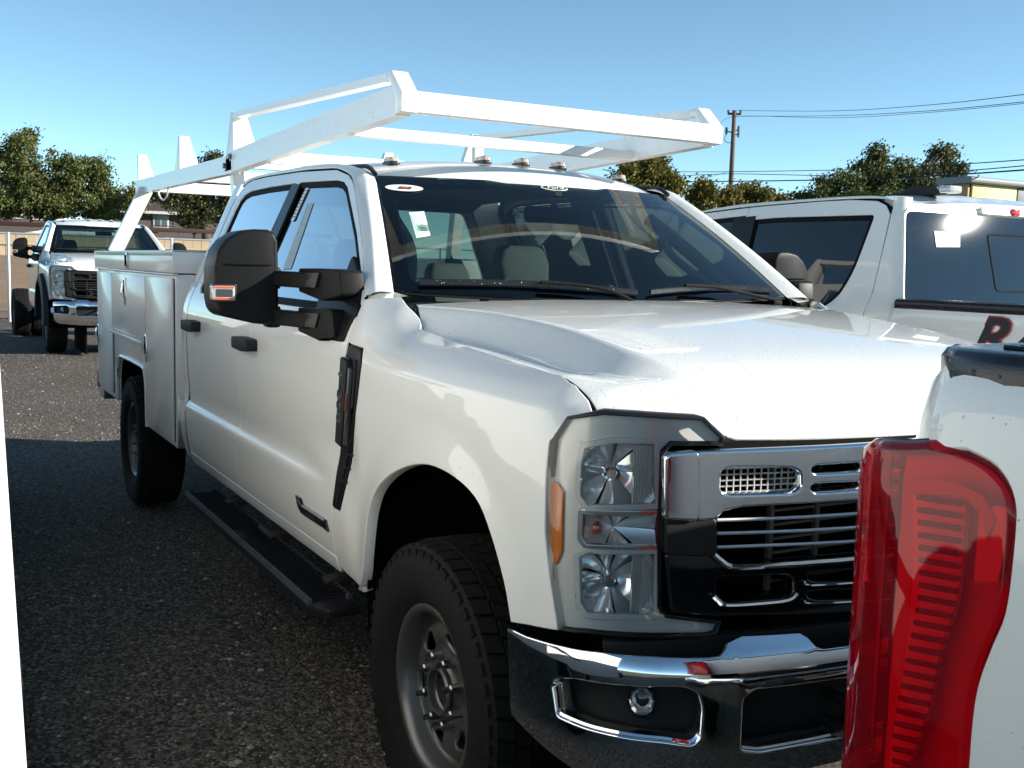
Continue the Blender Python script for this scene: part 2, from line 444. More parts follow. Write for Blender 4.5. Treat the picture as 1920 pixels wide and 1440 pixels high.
_bp = Spl([(.44,-.09),(.48,-.035),(.53,-.008),(.60,0),(.74,0),(.77,-.004),(.795,-.02),(.815,-.05),(.85,-.085),(.88,-.12)])
def bump(off=0.0): return BUMP.fn(off, _bp)
_zc = Spl([(-.55,1.494),(-.3,1.487),(0,1.470),(.3,1.443),(.5,1.416),(.65,1.386),(.75,1.352),(.82,1.314),(.87,1.272),(.90,1.235),(.92,1.195)])
_xf = Spl([(0,0),(.2,.006),(.4,.024),(.6,.059),(.7,.080),(.8,.109),(.87,.143),(.93,.19)])
_at = Spl([(-.5,.885),(-.4,.85),(-.3,.80),(-.1,.715),(.27,.66),(.5,.655),(.62,.64),(.68,.62),(.8,.61)])
_ab = Spl([(-.5,.99),(-.4,.94),(-.3,.875),(-.1,.795),(.1,.775),(.37,.768),(.565,.745),(.64,.70),(.70,.66),(.8,.65)])
_dd = Spl([(-.5,.098),(-.26,.084),(.12,.080),(.40,.064),(.54,.036),(.62,.016),(.68,.001),(.72,0.0),(.9,0)])
def hoodz(x, y):
    a = abs(y); xs = x+_xf(a)*sstep(-.2, .5, x)
    z = _zc(xs)-.012*(a/.65)**2*sstep(.9, .3, x)
    w0, w1 = _at(x), _ab(x); e = .010; q = (a-w0)/(w1-w0)
    t = 0 if q <= -.12 else 1 if q >= 1.12 else (q if .12 < q < .88 else ((q+.12)**2/.48 if q <= .12 else 1-(1.12-q)**2/.48))
    z -= max(0, _dd(x))*t
    b = _ab(x)
    if a > b: z += (.006+.016*sstep(-.1, .4, x))*sstep(b, .875, a)*sstep(.72, .5, x)
    return z
def hood(x, y): return (x, y, hoodz(x, y))
def wsh(off=0.0):
    def f(u, v):
        y = u*lerp(.836, .665, v); x = lerp(-.569, -1.176, v)+(1-u*u)*lerp(.135, .165, v)
        z = lerp(1.504, 1.923, v)+.018*math.sin(math.pi*min(1, max(0, v)))-(1-v)*.012*(1-u*u)
        return (x+.58*off, y, z+.81*off)
    return f
def roofz(xr, rw=.668):
    zr = Spl([(-.97,1.905),(-1.0,1.925),(-1.05,1.952),(-1.12,1.980),(-1.2,1.999),(-1.4,2.021),(-1.8,2.034),(-2.6,2.034),(-3.2,2.03)])
    def f(x, y):
        a = min(abs(y)*.668/(.668+(rw-.668)*sstep(-1.3, -1.8, x)), .72); xs = x+.165*(a/.665)**2*sstep(-1.9, -1.2, x)
        return zr(xs)-.042*(a/.66)**2.6-.05*sstep(xr+.22, xr, x)**1.5
    return f
# front-end outlines taken from the photograph and carried on to those surfaces
F0 = front(0)
O_ARCH = PXL(sideR, [(672,1105),(678,1085),(682,1030),(690,960),(706,914),(740,882),(790,868),(840,885),(890,930),(920,1000),(945,1090),(958,1165)], -.36, .62)
O_ARCH = crom(O_ARCH, 4)
O_FEDGE = PXL(sideR, [(1043,1180),(1028,1085),(1019,1000),(1021,900),(1029,825)], .70, .85)
O_LAMP = PXL(F0, [(1130,776),(1200,780),(1322,787),(1360,822),(1356,832),(1262,832),(1243,850),(1238,1000),(1238,1140),(1250,1158),(1352,1170),(1345,1188),(1330,1193),(1100,1186),(1047,1180),(1033,1085),(1024,1000),(1026,900),(1034,825),(1062,785)], -.9, 1.2)
def flip2(L): return [(-a, b) for a, b in L]
def wheel(root, x, sg, yc=.845, dual=False, lod=0, name='wheel', zc=.42, outset=1):
    def fn(a, b, c): return (x+a, sg*(yc+c), zc+b)
    t = []
    prof = [(.235,-.105),(.262,-.128),(.31,-.140),(.36,-.140),(.392,-.130),(.405,-.118),(.404,-.10),(.404,.10),(.405,.118),(.392,.130),(.36,.140),(.31,.140),(.268,.130),(.245,.112),(.235,.105)]
    rim = lathe(name, [(.10,.03),(.12,.035),(.165,.030),(.20,.022),(.212,.035),(.214,.085),(.222,.108),(.236,.112),(.243,.110),(.240,.104),(.225,.10),(.218,.07),(.214,-.02),(.225,-.09),(.242,-.11)] if lod else
      [(.196,.044),(.204,.050),(.208,.062),(.212,.085),(.222,.108),(.236,.113),(.243,.110),(.240,.103),(.226,.098),(.219,.07),(.214,-.02),(.225,-.09),(.242,-.11)], fn, MT['steel_wheel'], root, n=32 if lod else 64, sharp=50)
    ty = lathe('tyre', prof, fn, MT['rubber'], rim, n=40 if lod else 72, sharp=50)
    # tread blocks
    if lod < 2:
        V = []; F = []; n = 50
        for row, (wc, ww, tl) in enumerate([(-.098,.046,.0),(-.049,.040,.3),(0,.040,0),(.049,.040,.3),(.098,.046,0)]):
            for k in range(n):
                a0 = 2*math.pi*(k+.5*(row % 2))/n; da = 2*math.pi/n*.40
                b = len(V)
                for r_, in ((.400,), (.4205 if abs(wc) < .08 else .417,)):
                    for aa, wq in ((-1, -1), (1, -1), (1, 1), (-1, 1)):
                        an = a0+aa*da*(1-.0)+tl*.06*wq*(1 if wc > 0 else -1)+.012*wq; ww2 = ww/2*wq
                        rr = r_-(.006 if (abs(wc) > .08 and wq*wc > 0) else 0); V.append(fn(rr*math.cos(an), rr*math.sin(an), wc+ww2))
                F += [[b, b+1, b+2, b+3][::-1], [b+4, b+5, b+6, b+7], [b, b+1, b+5, b+4], [b+1, b+2, b+6, b+5], [b+2, b+3, b+7, b+6], [b+3, b, b+4, b+7]]
        if sg > 0: F = [f[::-1] for f in F]
        mesh('tread', V, F, MT['rubber'], rim)
        # shoulder lugs and a raised ring on the sidewall
        L = []
        for k in range(n):
            a = 2*math.pi*k/n; c, s = math.cos(a), math.sin(a)
            L.append((fn(.385*c, .385*s, .131), (.030, .010, .022), Matrix.Rotation(-(a+math.pi/2)*1, 3, 'Y')))
        boxes('sidewall_lugs', L, MT['rubber'], rim, bev=0)
    if not lod:
        ds = Spl([(0,.078),(.055,.078),(.06,.074),(.085,.060),(.11,.058),(.15,.070),(.178,.066),(.196,.044)])
        def disc(u, v):
            r = math.hypot(u, v); return fn(u, v, ds(min(r, .197)))
        circ = lambda cx, cy, r, n=20, e=1.0, an=0: [(cx+r*math.cos(a)*math.cos(an)-e*r*math.sin(a)*math.sin(an), cy+r*math.cos(a)*math.sin(an)+e*r*math.sin(a)*math.cos(an)) for a in [2*math.pi*k/n for k in range(n)]]
        hs = [circ(0, 0, .060, 24)]
        for k in range(6):
            a = 2*math.pi*(k+.25)/6; hs.append(circ(.148*math.cos(a), .148*math.sin(a), .028, 16, 1.45, a))
        panel('wheel_disc', circ(0, 0, .196, 56), disc, MT['steel_wheel'], rim, (0, sg, 0), res=.014, thick=.008, rad=.002, holes=hs)
        lathe('hub_rim', [(.066,.072),(.070,.086),(.066,.092),(.058,.090),(.056,.04),(.050,.02),(.0,.01)], fn, MT['steel_wheel'], rim, n=32)
        for k in range(8):
            a = 2*math.pi*(k+.5)/8; c, s = math.cos(a)*.094, math.sin(a)*.094
            lathe('lug_nut', [(.0085,.05),(.0125,.052),(.0125,.092),(.0085,.096),(.0080,.112),(.0,.114)], (lambda p, q, w_, c=c, s=s: fn(c+p, s+q, w_)), MT['nut'], rim, n=10)
        lathe('brake_drum', [(.0,-.02),(.19,-.02),(.19,-.08),(.0,-.08)], fn, MT['frame_metal'], rim, n=24)
    else:
        lathe('wheel_disc', [(.0,.03),(.07,.03),(.075,.06),(.10,.03),(.16,.03),(.20,.02)], fn, MT['steel_wheel'], rim, n=24)
    if dual: wheel(root, x, sg, yc-.30, False, 1, 'wheel')
    return rim

DOOR_F = [(-.657,.64),(-.645,.812),(-.607,1.075),(-.583,1.247),(-.567,1.345),(-.556,1.42),(-.558,1.479),(-.745,1.632),(-1.074,1.846),(-1.150,1.888),(-1.230,1.917),(-1.40,1.948),(-1.8395,1.970),(-1.8395,.64)]
def rear_door(xe):
    return [(-1.8465,.64),(-1.8465,1.971),(-2.40,1.982),(-2.62,1.980),(xe+.10,1.968),(xe+.04,1.945),(xe,1.90),(xe-.005,1.5),(xe,1.2),(xe,.80),(xe+.02,.64)]
WIN_F = [(-.640,1.430),(-.622,1.505),(-.672,1.562),(-.87,1.694),(-1.175,1.872),(-1.245,1.897),(-1.34,1.910),(-1.838-.0,1.930),(-1.838,1.430)]
def build_cab(root, kind, lod):
    """cab, hood, fenders, front end shared by the parked trucks"""
    main = kind == 'utility'; reg = kind == 'chassis'; ram = kind == 'ram'
    res = .022 if main else (.036 if lod == 1 else .08)
    P = MT['paint']; PD = MT['paint_damp'] if main else P; PW = MT['paint_wet'] if main else P
    xr = -2.02 if reg else (-2.94 if ram else -3.0)       # back of cab
    xe = -1.90 if reg else (-2.89 if ram else -2.80)      # rear edge of the last door
    xrw = (lambda z: -2.945-(1.95-max(z, 1.42))*.266) if ram else (lambda z: xr-.022+max(0, z-1.42)*.06)
    G = lambda **k: dict(res=res, **k)
    TUMBLE[0] = 1 if ram else 0; rw_ = .775 if ram else .668
    # hood
    zt_ = Spl([(-.885,1.284),(-.80,1.282),(-.725,1.279),(-.69,1.270),(-.655,1.247),(-.62,1.238),(-.4,1.235),(0,1.233)])
    f1 = []
    for y in [-.885+.885*k/30 for k in range(30)]:
        lo_, hi_ = .55, .93
        for _ in range(40):
            m_ = (lo_+hi_)/2
            if hoodz(m_, y) > zt_(y): lo_ = m_
            else: hi_ = m_
        f1.append((lo_, y))
    half = [(-.47,0),(-.462,-.3),(-.445,-.6),(-.405,-.829),(-.335,-.846),(-.262,-.856),(-.1,-.862),(.12,-.872),(.4,-.877),(.56,-.880),(.625,-.882),(.670,-.885)]+f1
    ho = half+[(a, -b) for a, b in half[1:][::-1]]
    h = panel('hood', ho, hood, PW, root, (0, 0, 1), res=res*.68, thick=.03, rad=.005)
    for s_ in (1, -1):
        tube('hood_seam', [(a_, s_*(b_-.005), hoodz(a_, b_-.005)+.0005) for a_, b_ in crom(half[3:13], 4)], .0034, MT['dark_void'], h, n=6)  # black tube painted in for the shade of the open shut line
    panel('hood_gap', inset(ho, -.012), lambda x, y: (x, y, hoodz(x, y)-.012), MT['dark_void'], h, (0, 0, 1), res=.05, thick=.004, rad=.001, holes=[inset(ho, .012)])  # black underlay giving the hood gap its shade by colour
    panel('hood_underside', inset(ho, .03), lambda x, y: (x, y, hoodz(x, y)-.05), MT['dark_void'], h, (0, 0, -1), res=.12, thick=.005)
    # fenders, doors and side glass on both sides
    fpoly = [(-.548,1.478),(-.43,1.492),(-.352,1.452),(-.270,1.405),(-.1,1.392),(.12,1.377),(.40,1.361),(.565,1.350),(.625,1.335),(.672,1.308),(.705,1.283)]+O_FEDGE[::-1]+O_ARCH[::-1]+[(-.41,.585),(-.60,.600),(-.648,.64),(-.636,.80),(-.57,.802),(-.512,.952),(-.460,1.094),(-.416,1.29),(-.432,1.340),(-.52,1.346),(-.556,1.35),(-.542,1.42)]
    vpoly = rpoly([(-.528,1.338),(-.440,1.333),(-.424,1.29),(-.468,1.094),(-.520,.952),(-.574,.811),(-.634,.812),(-.598,1.075),(-.573,1.247)], .01)
    for sg in (-1, 1):
        fn = SIDE[sg]; out = (0, sg, .2)
        fe = panel('front_fender', fpoly, fn, P, root, out, **G(thick=.03, rad=.003))
        mesh_arch = [[fn(*p) for p in O_ARCH], [tuple(Vector(fn(*p))-Vector((0, sg*.035, 0))) for p in O_ARCH]]
        loft('arch_return', mesh_arch, MT['paint'] if not reg else MT['black_plastic'], fe)
        # inner wheel housing
        rows = []
        for k in range(25):
            a = math.pi*(-.12+1.24*k/24); c, s_ = math.cos(a), math.sin(a)
            rows.append([(ARC[0]+.53*c, sg*y_, .60+.56*s_) for y_ in (.55, .97)])
        loft('wheel_housing', rows, MT['dark_void'], fe)
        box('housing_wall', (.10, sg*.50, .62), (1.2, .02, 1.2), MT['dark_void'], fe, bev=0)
        if reg:
            rows = []
            for k in range(25):
                a = math.pi*(-.10+1.16*k/24); c, s_ = math.cos(a), math.sin(a)
                rows.append([(ARC[0]+r_*c, sg*y_, .60+r_*s_) for r_, y_ in ((.45, .93), (.45, 1.065), (.47, 1.08), (.56, 1.06), (.58, 1.0))])
            loft('fender_flare', rows, MT['black_plastic'], fe, sharp=50)
        e0 = [fn(lerp(-.549, -.432, k/6), lerp(1.4775, 1.4915, k/6)) for k in range(7)]
        e1 = [(lerp(-.585, -.47, k/6), sg*lerp(.846, .80, k/6), lerp(1.508, 1.488, k/6)) for k in range(7)]
        em_ = [tuple(Vector(a).lerp(Vector(b), .5)+Vector((0, 0, .006))) for a, b in zip(e0, e1)]
        loft('fender_cap', [e0, em_, e1], P, fe)
        # vent trim between fender and door
        v = panel('fender_vent', vpoly, sideoff(sg, .004), MT['vent_black'], root, out, res=.03, thick=.02, rad=.003)
        if not lod:
            def vf(u, v_, w_, sg=sg):   # letters run down the vent
                zz = 1.175-u; xx = -.548+(zz-1.175)*.16+v_*sg*-1
                return (xx, sg*(S(xx, zz)+.018+w_), zz)
            box('vent_bar', (-.545, sg*(S(-.545, 1.17)+.010), 1.16), (.058, .022, .28), MT['black_plastic'], v, bev=.006, rot=Matrix.Rotation(R(9), 3, 'Y'))
            box('vent_slot', (-.500, sg*(S(-.5, 1.17)+.010), 1.15), (.014, .016, .25), MT['vent_grey'], v, bev=.003, rot=Matrix.Rotation(R(9), 3, 'Y'))
            box('vent_mark', (-.497, sg*(S(-.5, 1.17)+.013), 1.165), (.012, .016, .06), MT['vent_red'], v, bev=.002, rot=Matrix.Rotation(R(9), 3, 'Y'))
            text('badge_letters', 'F-350', (lambda u, v_, w_: vf(u+.0, v_, w_)), .062, MT['chrome_dull'], v, depth=.006, sx=1.15, bold=.001) if 0 else text('badge_letters', 'F-350', (lambda u, v_, w_: vf(u+.0, v_, w_)), .062, MT['vent_grey'], v, depth=.006, sx=1.15, bold=.001)
            text('trim_letters', 'XL', (lambda u, v_, w_, sg=sg: (-.515-u*sg, sg*(S(-.51, 1.29)+.008+w_), 1.287+v_)), .036, MT['chrome'], v, depth=.003, bold=.001)
            tube('vent_fold', [sideoff(sg, .006)(x_, z_) for x_, z_ in ((-.455, 1.30), (-.470, 1.15), (-.50, 1.04), (-.545, .95), (-.59, .83))], .004, MT['black_plastic'], v, n=6)
            for zz in (1.0, .955, .91):
                box('vent_rib', (-.505-(1.0-zz)*.36, sg*(S(-.5, zz)+.006), zz), (.045, .008, .005), MT['black_plastic'], v, bev=.001)
        # doors
        df = DOOR_F if not reg else DOOR_F[:-3]+[(-1.40,1.948),(-1.80,1.968),(-1.88,1.955),(-1.90,1.90),(-1.90,.64)]
        wf = WIN_F if not reg else WIN_F[:-2]+[(-1.80,1.925),(-1.80,1.430)]
        bars = []
        doors = [('front_door', df, wf)]
        if not reg:
            if ram: wr = rpoly([(-1.90,1.42),(-1.90,1.905),(-2.10,1.912),(-2.80,1.905),(-2.745,1.60),(-2.64,1.42)], [.01,.01,.1,.03,.12,.10])
            else: wr = [(-1.848,1.430),(-1.848,1.930),(-2.30,1.934),(-2.58,1.930),(-2.66,1.918),(-2.705,1.89),(-2.72,1.85),(-2.735,1.52),(-2.715,1.455),(-2.66,1.430)]
            rd = rear_door(-2.89 if ram else -2.80)
            doors.append(('rear_door', rd, wr))
        for nm, dp, wp in doors:
            hole = wp if ram and nm == 'rear_door' else [(lerp(x, -1.838, .0), z) for x, z in wp]
            # the window opening reaches the middle pillar: keep a thin door edge there
            hole = [(min(max(x, -1.828), -.6) if nm == 'front_door' else min(x, -1.858), z) for x, z in hole]
            d = panel(nm, dp, fn, P if ram or lod else P, root, out, **G(thick=.03, rad=.0025), holes=[hole])
            gi = inset(hole, .004)
            panel('door_gap_shade', inset(dp, -.011), sideoff(sg, -.007), MT['dark_void'], d, out, res=.07, thick=.004, rad=.001, holes=[inset(dp, .004)])  # black strip under the door edge, painting the shade of the gap
            sl_ = panel('window_seal', inset(hole, -.004), sideoff(sg, -.008), MT['seal'], d, out, res=.08, thick=.02, rad=.002, holes=[inset(hole, .026)])
            gm = MT['glass_dark'] if ram else MT['glass_side']
            panel('window_glass', gi, sideoff(sg, -.014), gm, d, out, res=.08, thick=.003, rad=.001)
            if main or lod == 1:
                if nm == 'front_door': xa, zb_ = -1.66, 1.262
                else: xa, zb_ = -2.62, 1.278
                if reg: xa = -1.72
                y_ = S(xa, zb_)
                hd = prism('door_handle', rpoly([(xa-.115,zb_-.024),(xa-.115,zb_+.022),(xa-.02,zb_+.026),(xa+.115,zb_+.022),(xa+.115,zb_-.024),(xa+.02,zb_-.030)], .014, 3), lambda u, v_, w_, sg=sg: (u, sg*(S(u, v_)+w_), v_), -.004, .045, MT['black_plastic'], d, bev=.012, seg=3)
                cup = [(xa-.02+.05*math.cos(a), zb_+.004+.062*math.sin(a)) for a in [2*math.pi*k/24 for k in range(24)]]
                panel('handle_cup', cup, sideoff(sg, .0012), MT['chrome_dull'] if 0 else P, hd, out, res=.03, thick=.003, rad=.003)
        if not reg and not ram:
            # black pillar trim between the side windows
            panel('pillar_trim', [(-1.795,1.432),(-1.79,1.914),(-1.90,1.922),(-1.915,1.432)], sideoff(sg, .0035), MT['vent_black'], d, out, res=.06, thick=.006, rad=.002)
        if ram: panel('pillar_trim', [(-1.73,1.44),(-1.73,1.913),(-1.915,1.922),(-1.915,1.44)], sideoff(sg, .0035), MT['vent_black'], d, out, res=.06, thick=.006, rad=.002)
        # rocker, cab corner, dark inner side
        panel('rocker_panel', [(-.66,.583),(-.66,.632),(xe+.01,.632),(xe+.02,.583)], fn, P, root, out, **G(thick=.02))
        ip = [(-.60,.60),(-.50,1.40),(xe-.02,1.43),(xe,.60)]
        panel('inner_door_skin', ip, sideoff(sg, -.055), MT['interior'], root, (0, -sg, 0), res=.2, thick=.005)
        rows = []
        for k in range(30):
            z = lerp(.60, 1.985, k/29); y_ = S(-2, z); 
            if ram: xw = xrw(z); rows.append([(xe-.012, sg*y_, z), (lerp(xe-.012, xw+.05, .5), sg*y_, z), (xw+.045, sg*(y_-.006), z), (xw+.018, sg*(y_-.025), z), (xw+.003, sg*(y_-.05), z), (xw, sg*(y_-.08), z)])
            else: rows.append([(xe-.012, sg*y_, z), (xe-.07, sg*y_, z), (xr+.05, sg*(y_-.006), z), (xr+.012, sg*(y_-.03), z), (xr-.012, sg*(y_-.075), z), (xr-.02, sg*(y_-.14), z)])
        rows = [crom(r, 3) for r in rows]
        loft('cab_corner', rows, P, root, sharp=60)
        # pillar and roof rail from the windscreen base back to the cab corner
        A = [(-.556,1.490),(-.75,1.640),(-.91,1.747),(-1.074,1.853),(-1.150,1.896),(-1.228,1.924),(-1.40,1.956),(-1.60,1.968),(-1.838,1.979)]
        A += [(-1.89,1.972)] if reg else [(-2.40,1.989),(-2.62,1.987),(-2.72,1.977),(-2.78,1.958)] if not ram else [(-2.40,1.989),(-2.62,1.988),(-2.80,1.982),(-2.90,1.965)]
        rz = roofz(xr, rw_); W = wsh(0); rows = []; n = len(A)
        for i, (x, z) in enumerate(A):
            a = Vector((x, S(-2, z), z))
            if i < 5:
                v_ = (0, .29, .55, .80, .93)[i]; c = Vector(W(1.0, v_)); c.x += .0
                b = a.lerp(c, .66)+Vector((.030, .026-.004*i, .008))
            elif i == 5: c = Vector((-1.215, .672, 1.936)); b = a.lerp(c, .6)+Vector((.012, .014, .014))
            else:
                c = Vector((x, rw_, rz(x, rw_)-.004)); b = a.lerp(c, .5)+Vector((0, .012, .014))
            m1 = a.lerp(b, .5)+Vector((.004, .004, 0)); r = crom([a-Vector((0, .012, .002)), a, m1, b, c], 4)
            rows.append([(p[0], sg*p[1], p[2]) for p in r])
        rows2 = list(zip(*[crom([r[j] for r in rows], 3) for j in range(len(rows[0]))]))
        loft('roof_pillar', rows2, PD, root, sharp=70)
        tube('roof_moulding', [(p[0], sg*(rw_+.004 if p[0] < -1.3 else .672), p[2]) for p in [(-1.15,0,1.921),(-1.195,0,1.945),(-1.24,0,1.957)]+[(x_, 0, rz(x_, rw_)+.001) for x_ in [-1.4, -1.7, -2.0]+([] if reg else [-2.4, -2.8])]], .009, MT['black_trim'], root, n=6)
    # roof
    rz = roofz(xr, rw_)
    arcf = [(-1.176+.165*(1-u*u)+.004, .66*u) for u in [-1+k/8 for k in range(17)]]
    ro = arcf+[(-1.7, rw_-.008), (xr+.02, rw_-.008), (xr-.01, .5), (xr-.01, -.5), (xr+.02, -rw_+.008), (-1.7, -rw_+.008)]
    roof = panel('roof', ro, lambda x, y: (x, y, rz(x, y)), PD, root, (0, 0, 1), res=max(.045, res*1.3), thick=.02, rad=.005)
    panel('headliner', inset(ro, .02), lambda x, y: (x, y, rz(x, y)-.05), MT['headliner'], roof, (0, 0, -1), res=.15, thick=.004)
    if kind != 'ram':
        for y in (-.534, -.175, 0, .175, .534):
            x = -1.30+(.05 if abs(y) < .3 else -.03); z = rz(x, y)
            b = prism('clearance_light', rpoly([(-.036,-.028),(-.036,.028),(.042,.020),(.042,-.020)], .012), lambda u, v_, w_: (x+u, y+v_, z+w_), -.008, .010, MT['black_trim'], roof, bev=.003)
            prism('clearance_lens', rpoly([(-.036,-.026),(-.036,.026),(.042,.018),(.042,-.018)], .012), lambda u, v_, w_: (x+u*(1-w_*6), y+v_*(1-w_*8), z+w_), .009, .028, MT['clear_amber'], b, bev=.008, seg=3)
    # windscreen
    wp = [(-1,0),(-.5,-.012),(0,-.016),(.5,-.012),(1,0),(1,1),(.4,1.0),(.3,.975),(-.3,.975),(-.4,1.0),(-1,1)]
    wo = inset(wp, .012)
    ws = panel('windshield', wo, wsh(0), MT['glass'], root, (1, 0, 1), res=.12, thick=.004, rad=.001)
    fr = panel('windshield_frit', inset(wp, .004), wsh(-.006), MT['black_trim'], ws, (1, 0, 1), res=.1, thick=.004, rad=.001,
          holes=[rpoly([(-.93,.085),(-.5,.075),(0,.07),(.5,.075),(.93,.085),(.93,.935),(.34,.93),(.16,.88),(-.16,.88),(-.34,.93),(-.93,.935)], .04)])
    # cowl under the glass
    cw = [(-.60,-.80),(-.475,-.30),(-.46,0),(-.475,.30),(-.60,.80),(-.40,.82),(-.42,.55),(-.44,0),(-.42,-.55),(-.40,-.82)]
    cow = panel('cowl', [(-.66,-.84),(-.40,-.835),(-.43,-.6),(-.45,0),(-.43,.6),(-.40,.835),(-.66,.84)], lambda x, y: (x, y, 1.478-.25*max(0, -.45-x)*0+.0-.012*abs(y)), MT['black_trim'], root, (0, 0, 1), res=.1, thick=.02)
    # shell: floor, firewall, dash, rear wall
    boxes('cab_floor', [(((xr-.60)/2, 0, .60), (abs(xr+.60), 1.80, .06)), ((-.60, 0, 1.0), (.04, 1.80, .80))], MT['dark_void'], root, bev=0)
    rwp = [(-.87,.60),(.87,.60),(.88,1.30),(.86,1.42),(.645,1.93),(.55,1.965),(-.55,1.965),(-.645,1.93),(-.86,1.42),(-.88,1.30)]
    whole = rpoly([(-.76,1.50),(.76,1.50),(.60,1.90),(-.60,1.90)], .05)
    if ram:
        rwp = [(-.87,.60),(.87,.60),(.90,1.30),(.905,1.44),(.805,1.90),(.75,1.955),(-.75,1.955),(-.805,1.90),(-.905,1.44),(-.90,1.30)]
        whole = rpoly([(-.875,1.49),(.875,1.49),(.780,1.905),(-.780,1.905)], .025)
    rw = panel('cab_back', rwp, lambda y, z: (xrw(z), y, z), P, root, (-1, 0, 0), res=.10, thick=.02, holes=[whole])
    panel('back_glass', inset(whole, -.012), lambda y, z: (xrw(z)-.004, y, z), MT['glass_rear'] if ram else MT['glass_side'], rw, (-1, 0, 0), res=.2, thick=.004, rad=.001)
    if lod < 2 or reg: interior(root, reg, main, xr)
    front_end(root, kind, lod)
    TUMBLE[0] = 0
    # chassis
    fl = -5.8 if not reg else -4.6
    if ram: fl = -5.3
    boxes('chassis_frame', [(((.75+fl)/2, s_*.43, .55), (.75-fl, .08, .20)) for s_ in (-1, 1)]+[((0, 0, .42), (.12, 1.5, .12)), (((-4.57 if not ram else -4.2), 0, .42), (.14, 1.5, .14)), ((.3, 0, .62), (.9, .8, .35)), ((-1.2, 0, .50), (1.6, .5, .2))], MT['frame_metal'], root, bev=.01)

def interior(root, reg, main, xr):
    D = MT['interior']
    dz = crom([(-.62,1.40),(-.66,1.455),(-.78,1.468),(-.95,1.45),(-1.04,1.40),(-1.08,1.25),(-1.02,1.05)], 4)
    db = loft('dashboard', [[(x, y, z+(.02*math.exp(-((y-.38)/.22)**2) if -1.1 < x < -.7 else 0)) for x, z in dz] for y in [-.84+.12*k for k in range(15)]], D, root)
    # steering wheel on the left
    c = Vector((-1.20, .38, 1.36)); t = R(66); ring = []
    for k in range(32):
        a = 2*math.pi*k/32; u, v = .185*math.cos(a), .185*math.sin(a)
        ring.append((c.x-v*math.cos(t)*1.0*0.6, c.y+u, c.z+v*.92))
    st = tube('steering_wheel', ring, .017, MT['interior2'], root, n=8, closed=True)
    boxes('steering_spokes', [((c.x+.02, c.y, c.z), (.05, .30, .045)), ((c.x+.03, c.y, c.z-.07), (.05, .05, .15))], MT['interior2'], st, bev=.012)
    box('steering_column', (c.x+.15, c.y, c.z-.03), (.30, .09, .09), MT['interior2'], st, bev=.02)
    rows = [-1.62] if reg else [-1.62, -2.50]
    for r, x in enumerate(rows):
        for y in ((-.40, .40) if r == 0 else (-.42, 0, .42)):
            wd = .27 if r == 0 else .20
            s = prism('seat', rpoly([(-.08,.78),(-.10,1.02),(.02,1.46),(.12,1.47),(.11,1.0),(.55,.98),(.55,.80)], .05, 3), lambda u, v, w_: (x-.12+u-(v-1)*.30*(1 if u < .2 else 0), y+w_, v), -wd, wd, MT['seat'], root, bev=.04, seg=3)
            hr = [( -.13,1.50),(-.145,1.62),(-.11,1.70),(.11,1.70),(.145,1.62),(.13,1.50)] if r == 0 else [(-.12,1.47),(-.13,1.55),(-.10,1.61),(.10,1.61),(.13,1.55),(.12,1.47)]
            prism('headrest', hr, lambda u, v, w_: (x-.30+w_-(v-1.5)*.2, y+u, v), -.05, .05, MT['seat'], s, bev=.03, seg=3)
            tube('headrest_post', [(x-.29, y-.05, 1.40), (x-.30, y-.05, 1.52)], .007, MT['chrome_dull'], s, n=6)
    # grab handles and trim on the windscreen pillars
    for sg in (-1, 1):
        W = wsh(-.10)
        p = [Vector(W(sg*.93, v)) for v in (.16, .35, .55, .75, .92)]; p = [q+Vector((-.02, -sg*.03, 0)) for q in p]
        pr = tube('pillar_trim_inner', p, .03, MT['headliner'], root, n=8)
        q = [p[0]+Vector((-.03, -sg*.02, .01)), p[1]+Vector((-.05, -sg*.06, 0)), p[2]+Vector((-.05, -sg*.07, 0)), p[3]+Vector((-.02, -sg*.02, .01))]
        tube('grab_handle', crom(q, 4), .017, MT['cream_trim'], pr, n=8)
    W = wsh(-.05)
    m = prism('rear_view_mirror', rpoly([(-.125,-.032),(-.125,.032),(.125,.032),(.125,-.032)], .02), lambda u, v, w_: (W(0, .80)[0]-.10+w_-.1*v, .02+u, 1.800+v), -.014, .014, MT['interior2'], root, bev=.008)
    tube('mirror_stem', [W(0, .90), (W(0, .80)[0]-.10, .02, 1.80)], .012, MT['interior2'], m, n=6)
    for y in (-.36, .36):
        box('sun_visor', (-1.33, y, 1.925), (.19, .42, .018), MT['headliner'], root, bev=.006, rot=Matrix.Rotation(R(8), 3, 'Y'))
    # upright pillar trim seen through the glass
    for sg in (-1, 1):
        if not reg: boxes('door_post_inner', [((-1.86, sg*.80, 1.65), (.16, .03, .66), Matrix.Rotation(sg*R(-24)*-1, 3, 'X'))], MT['interior'], root, bev=.01)

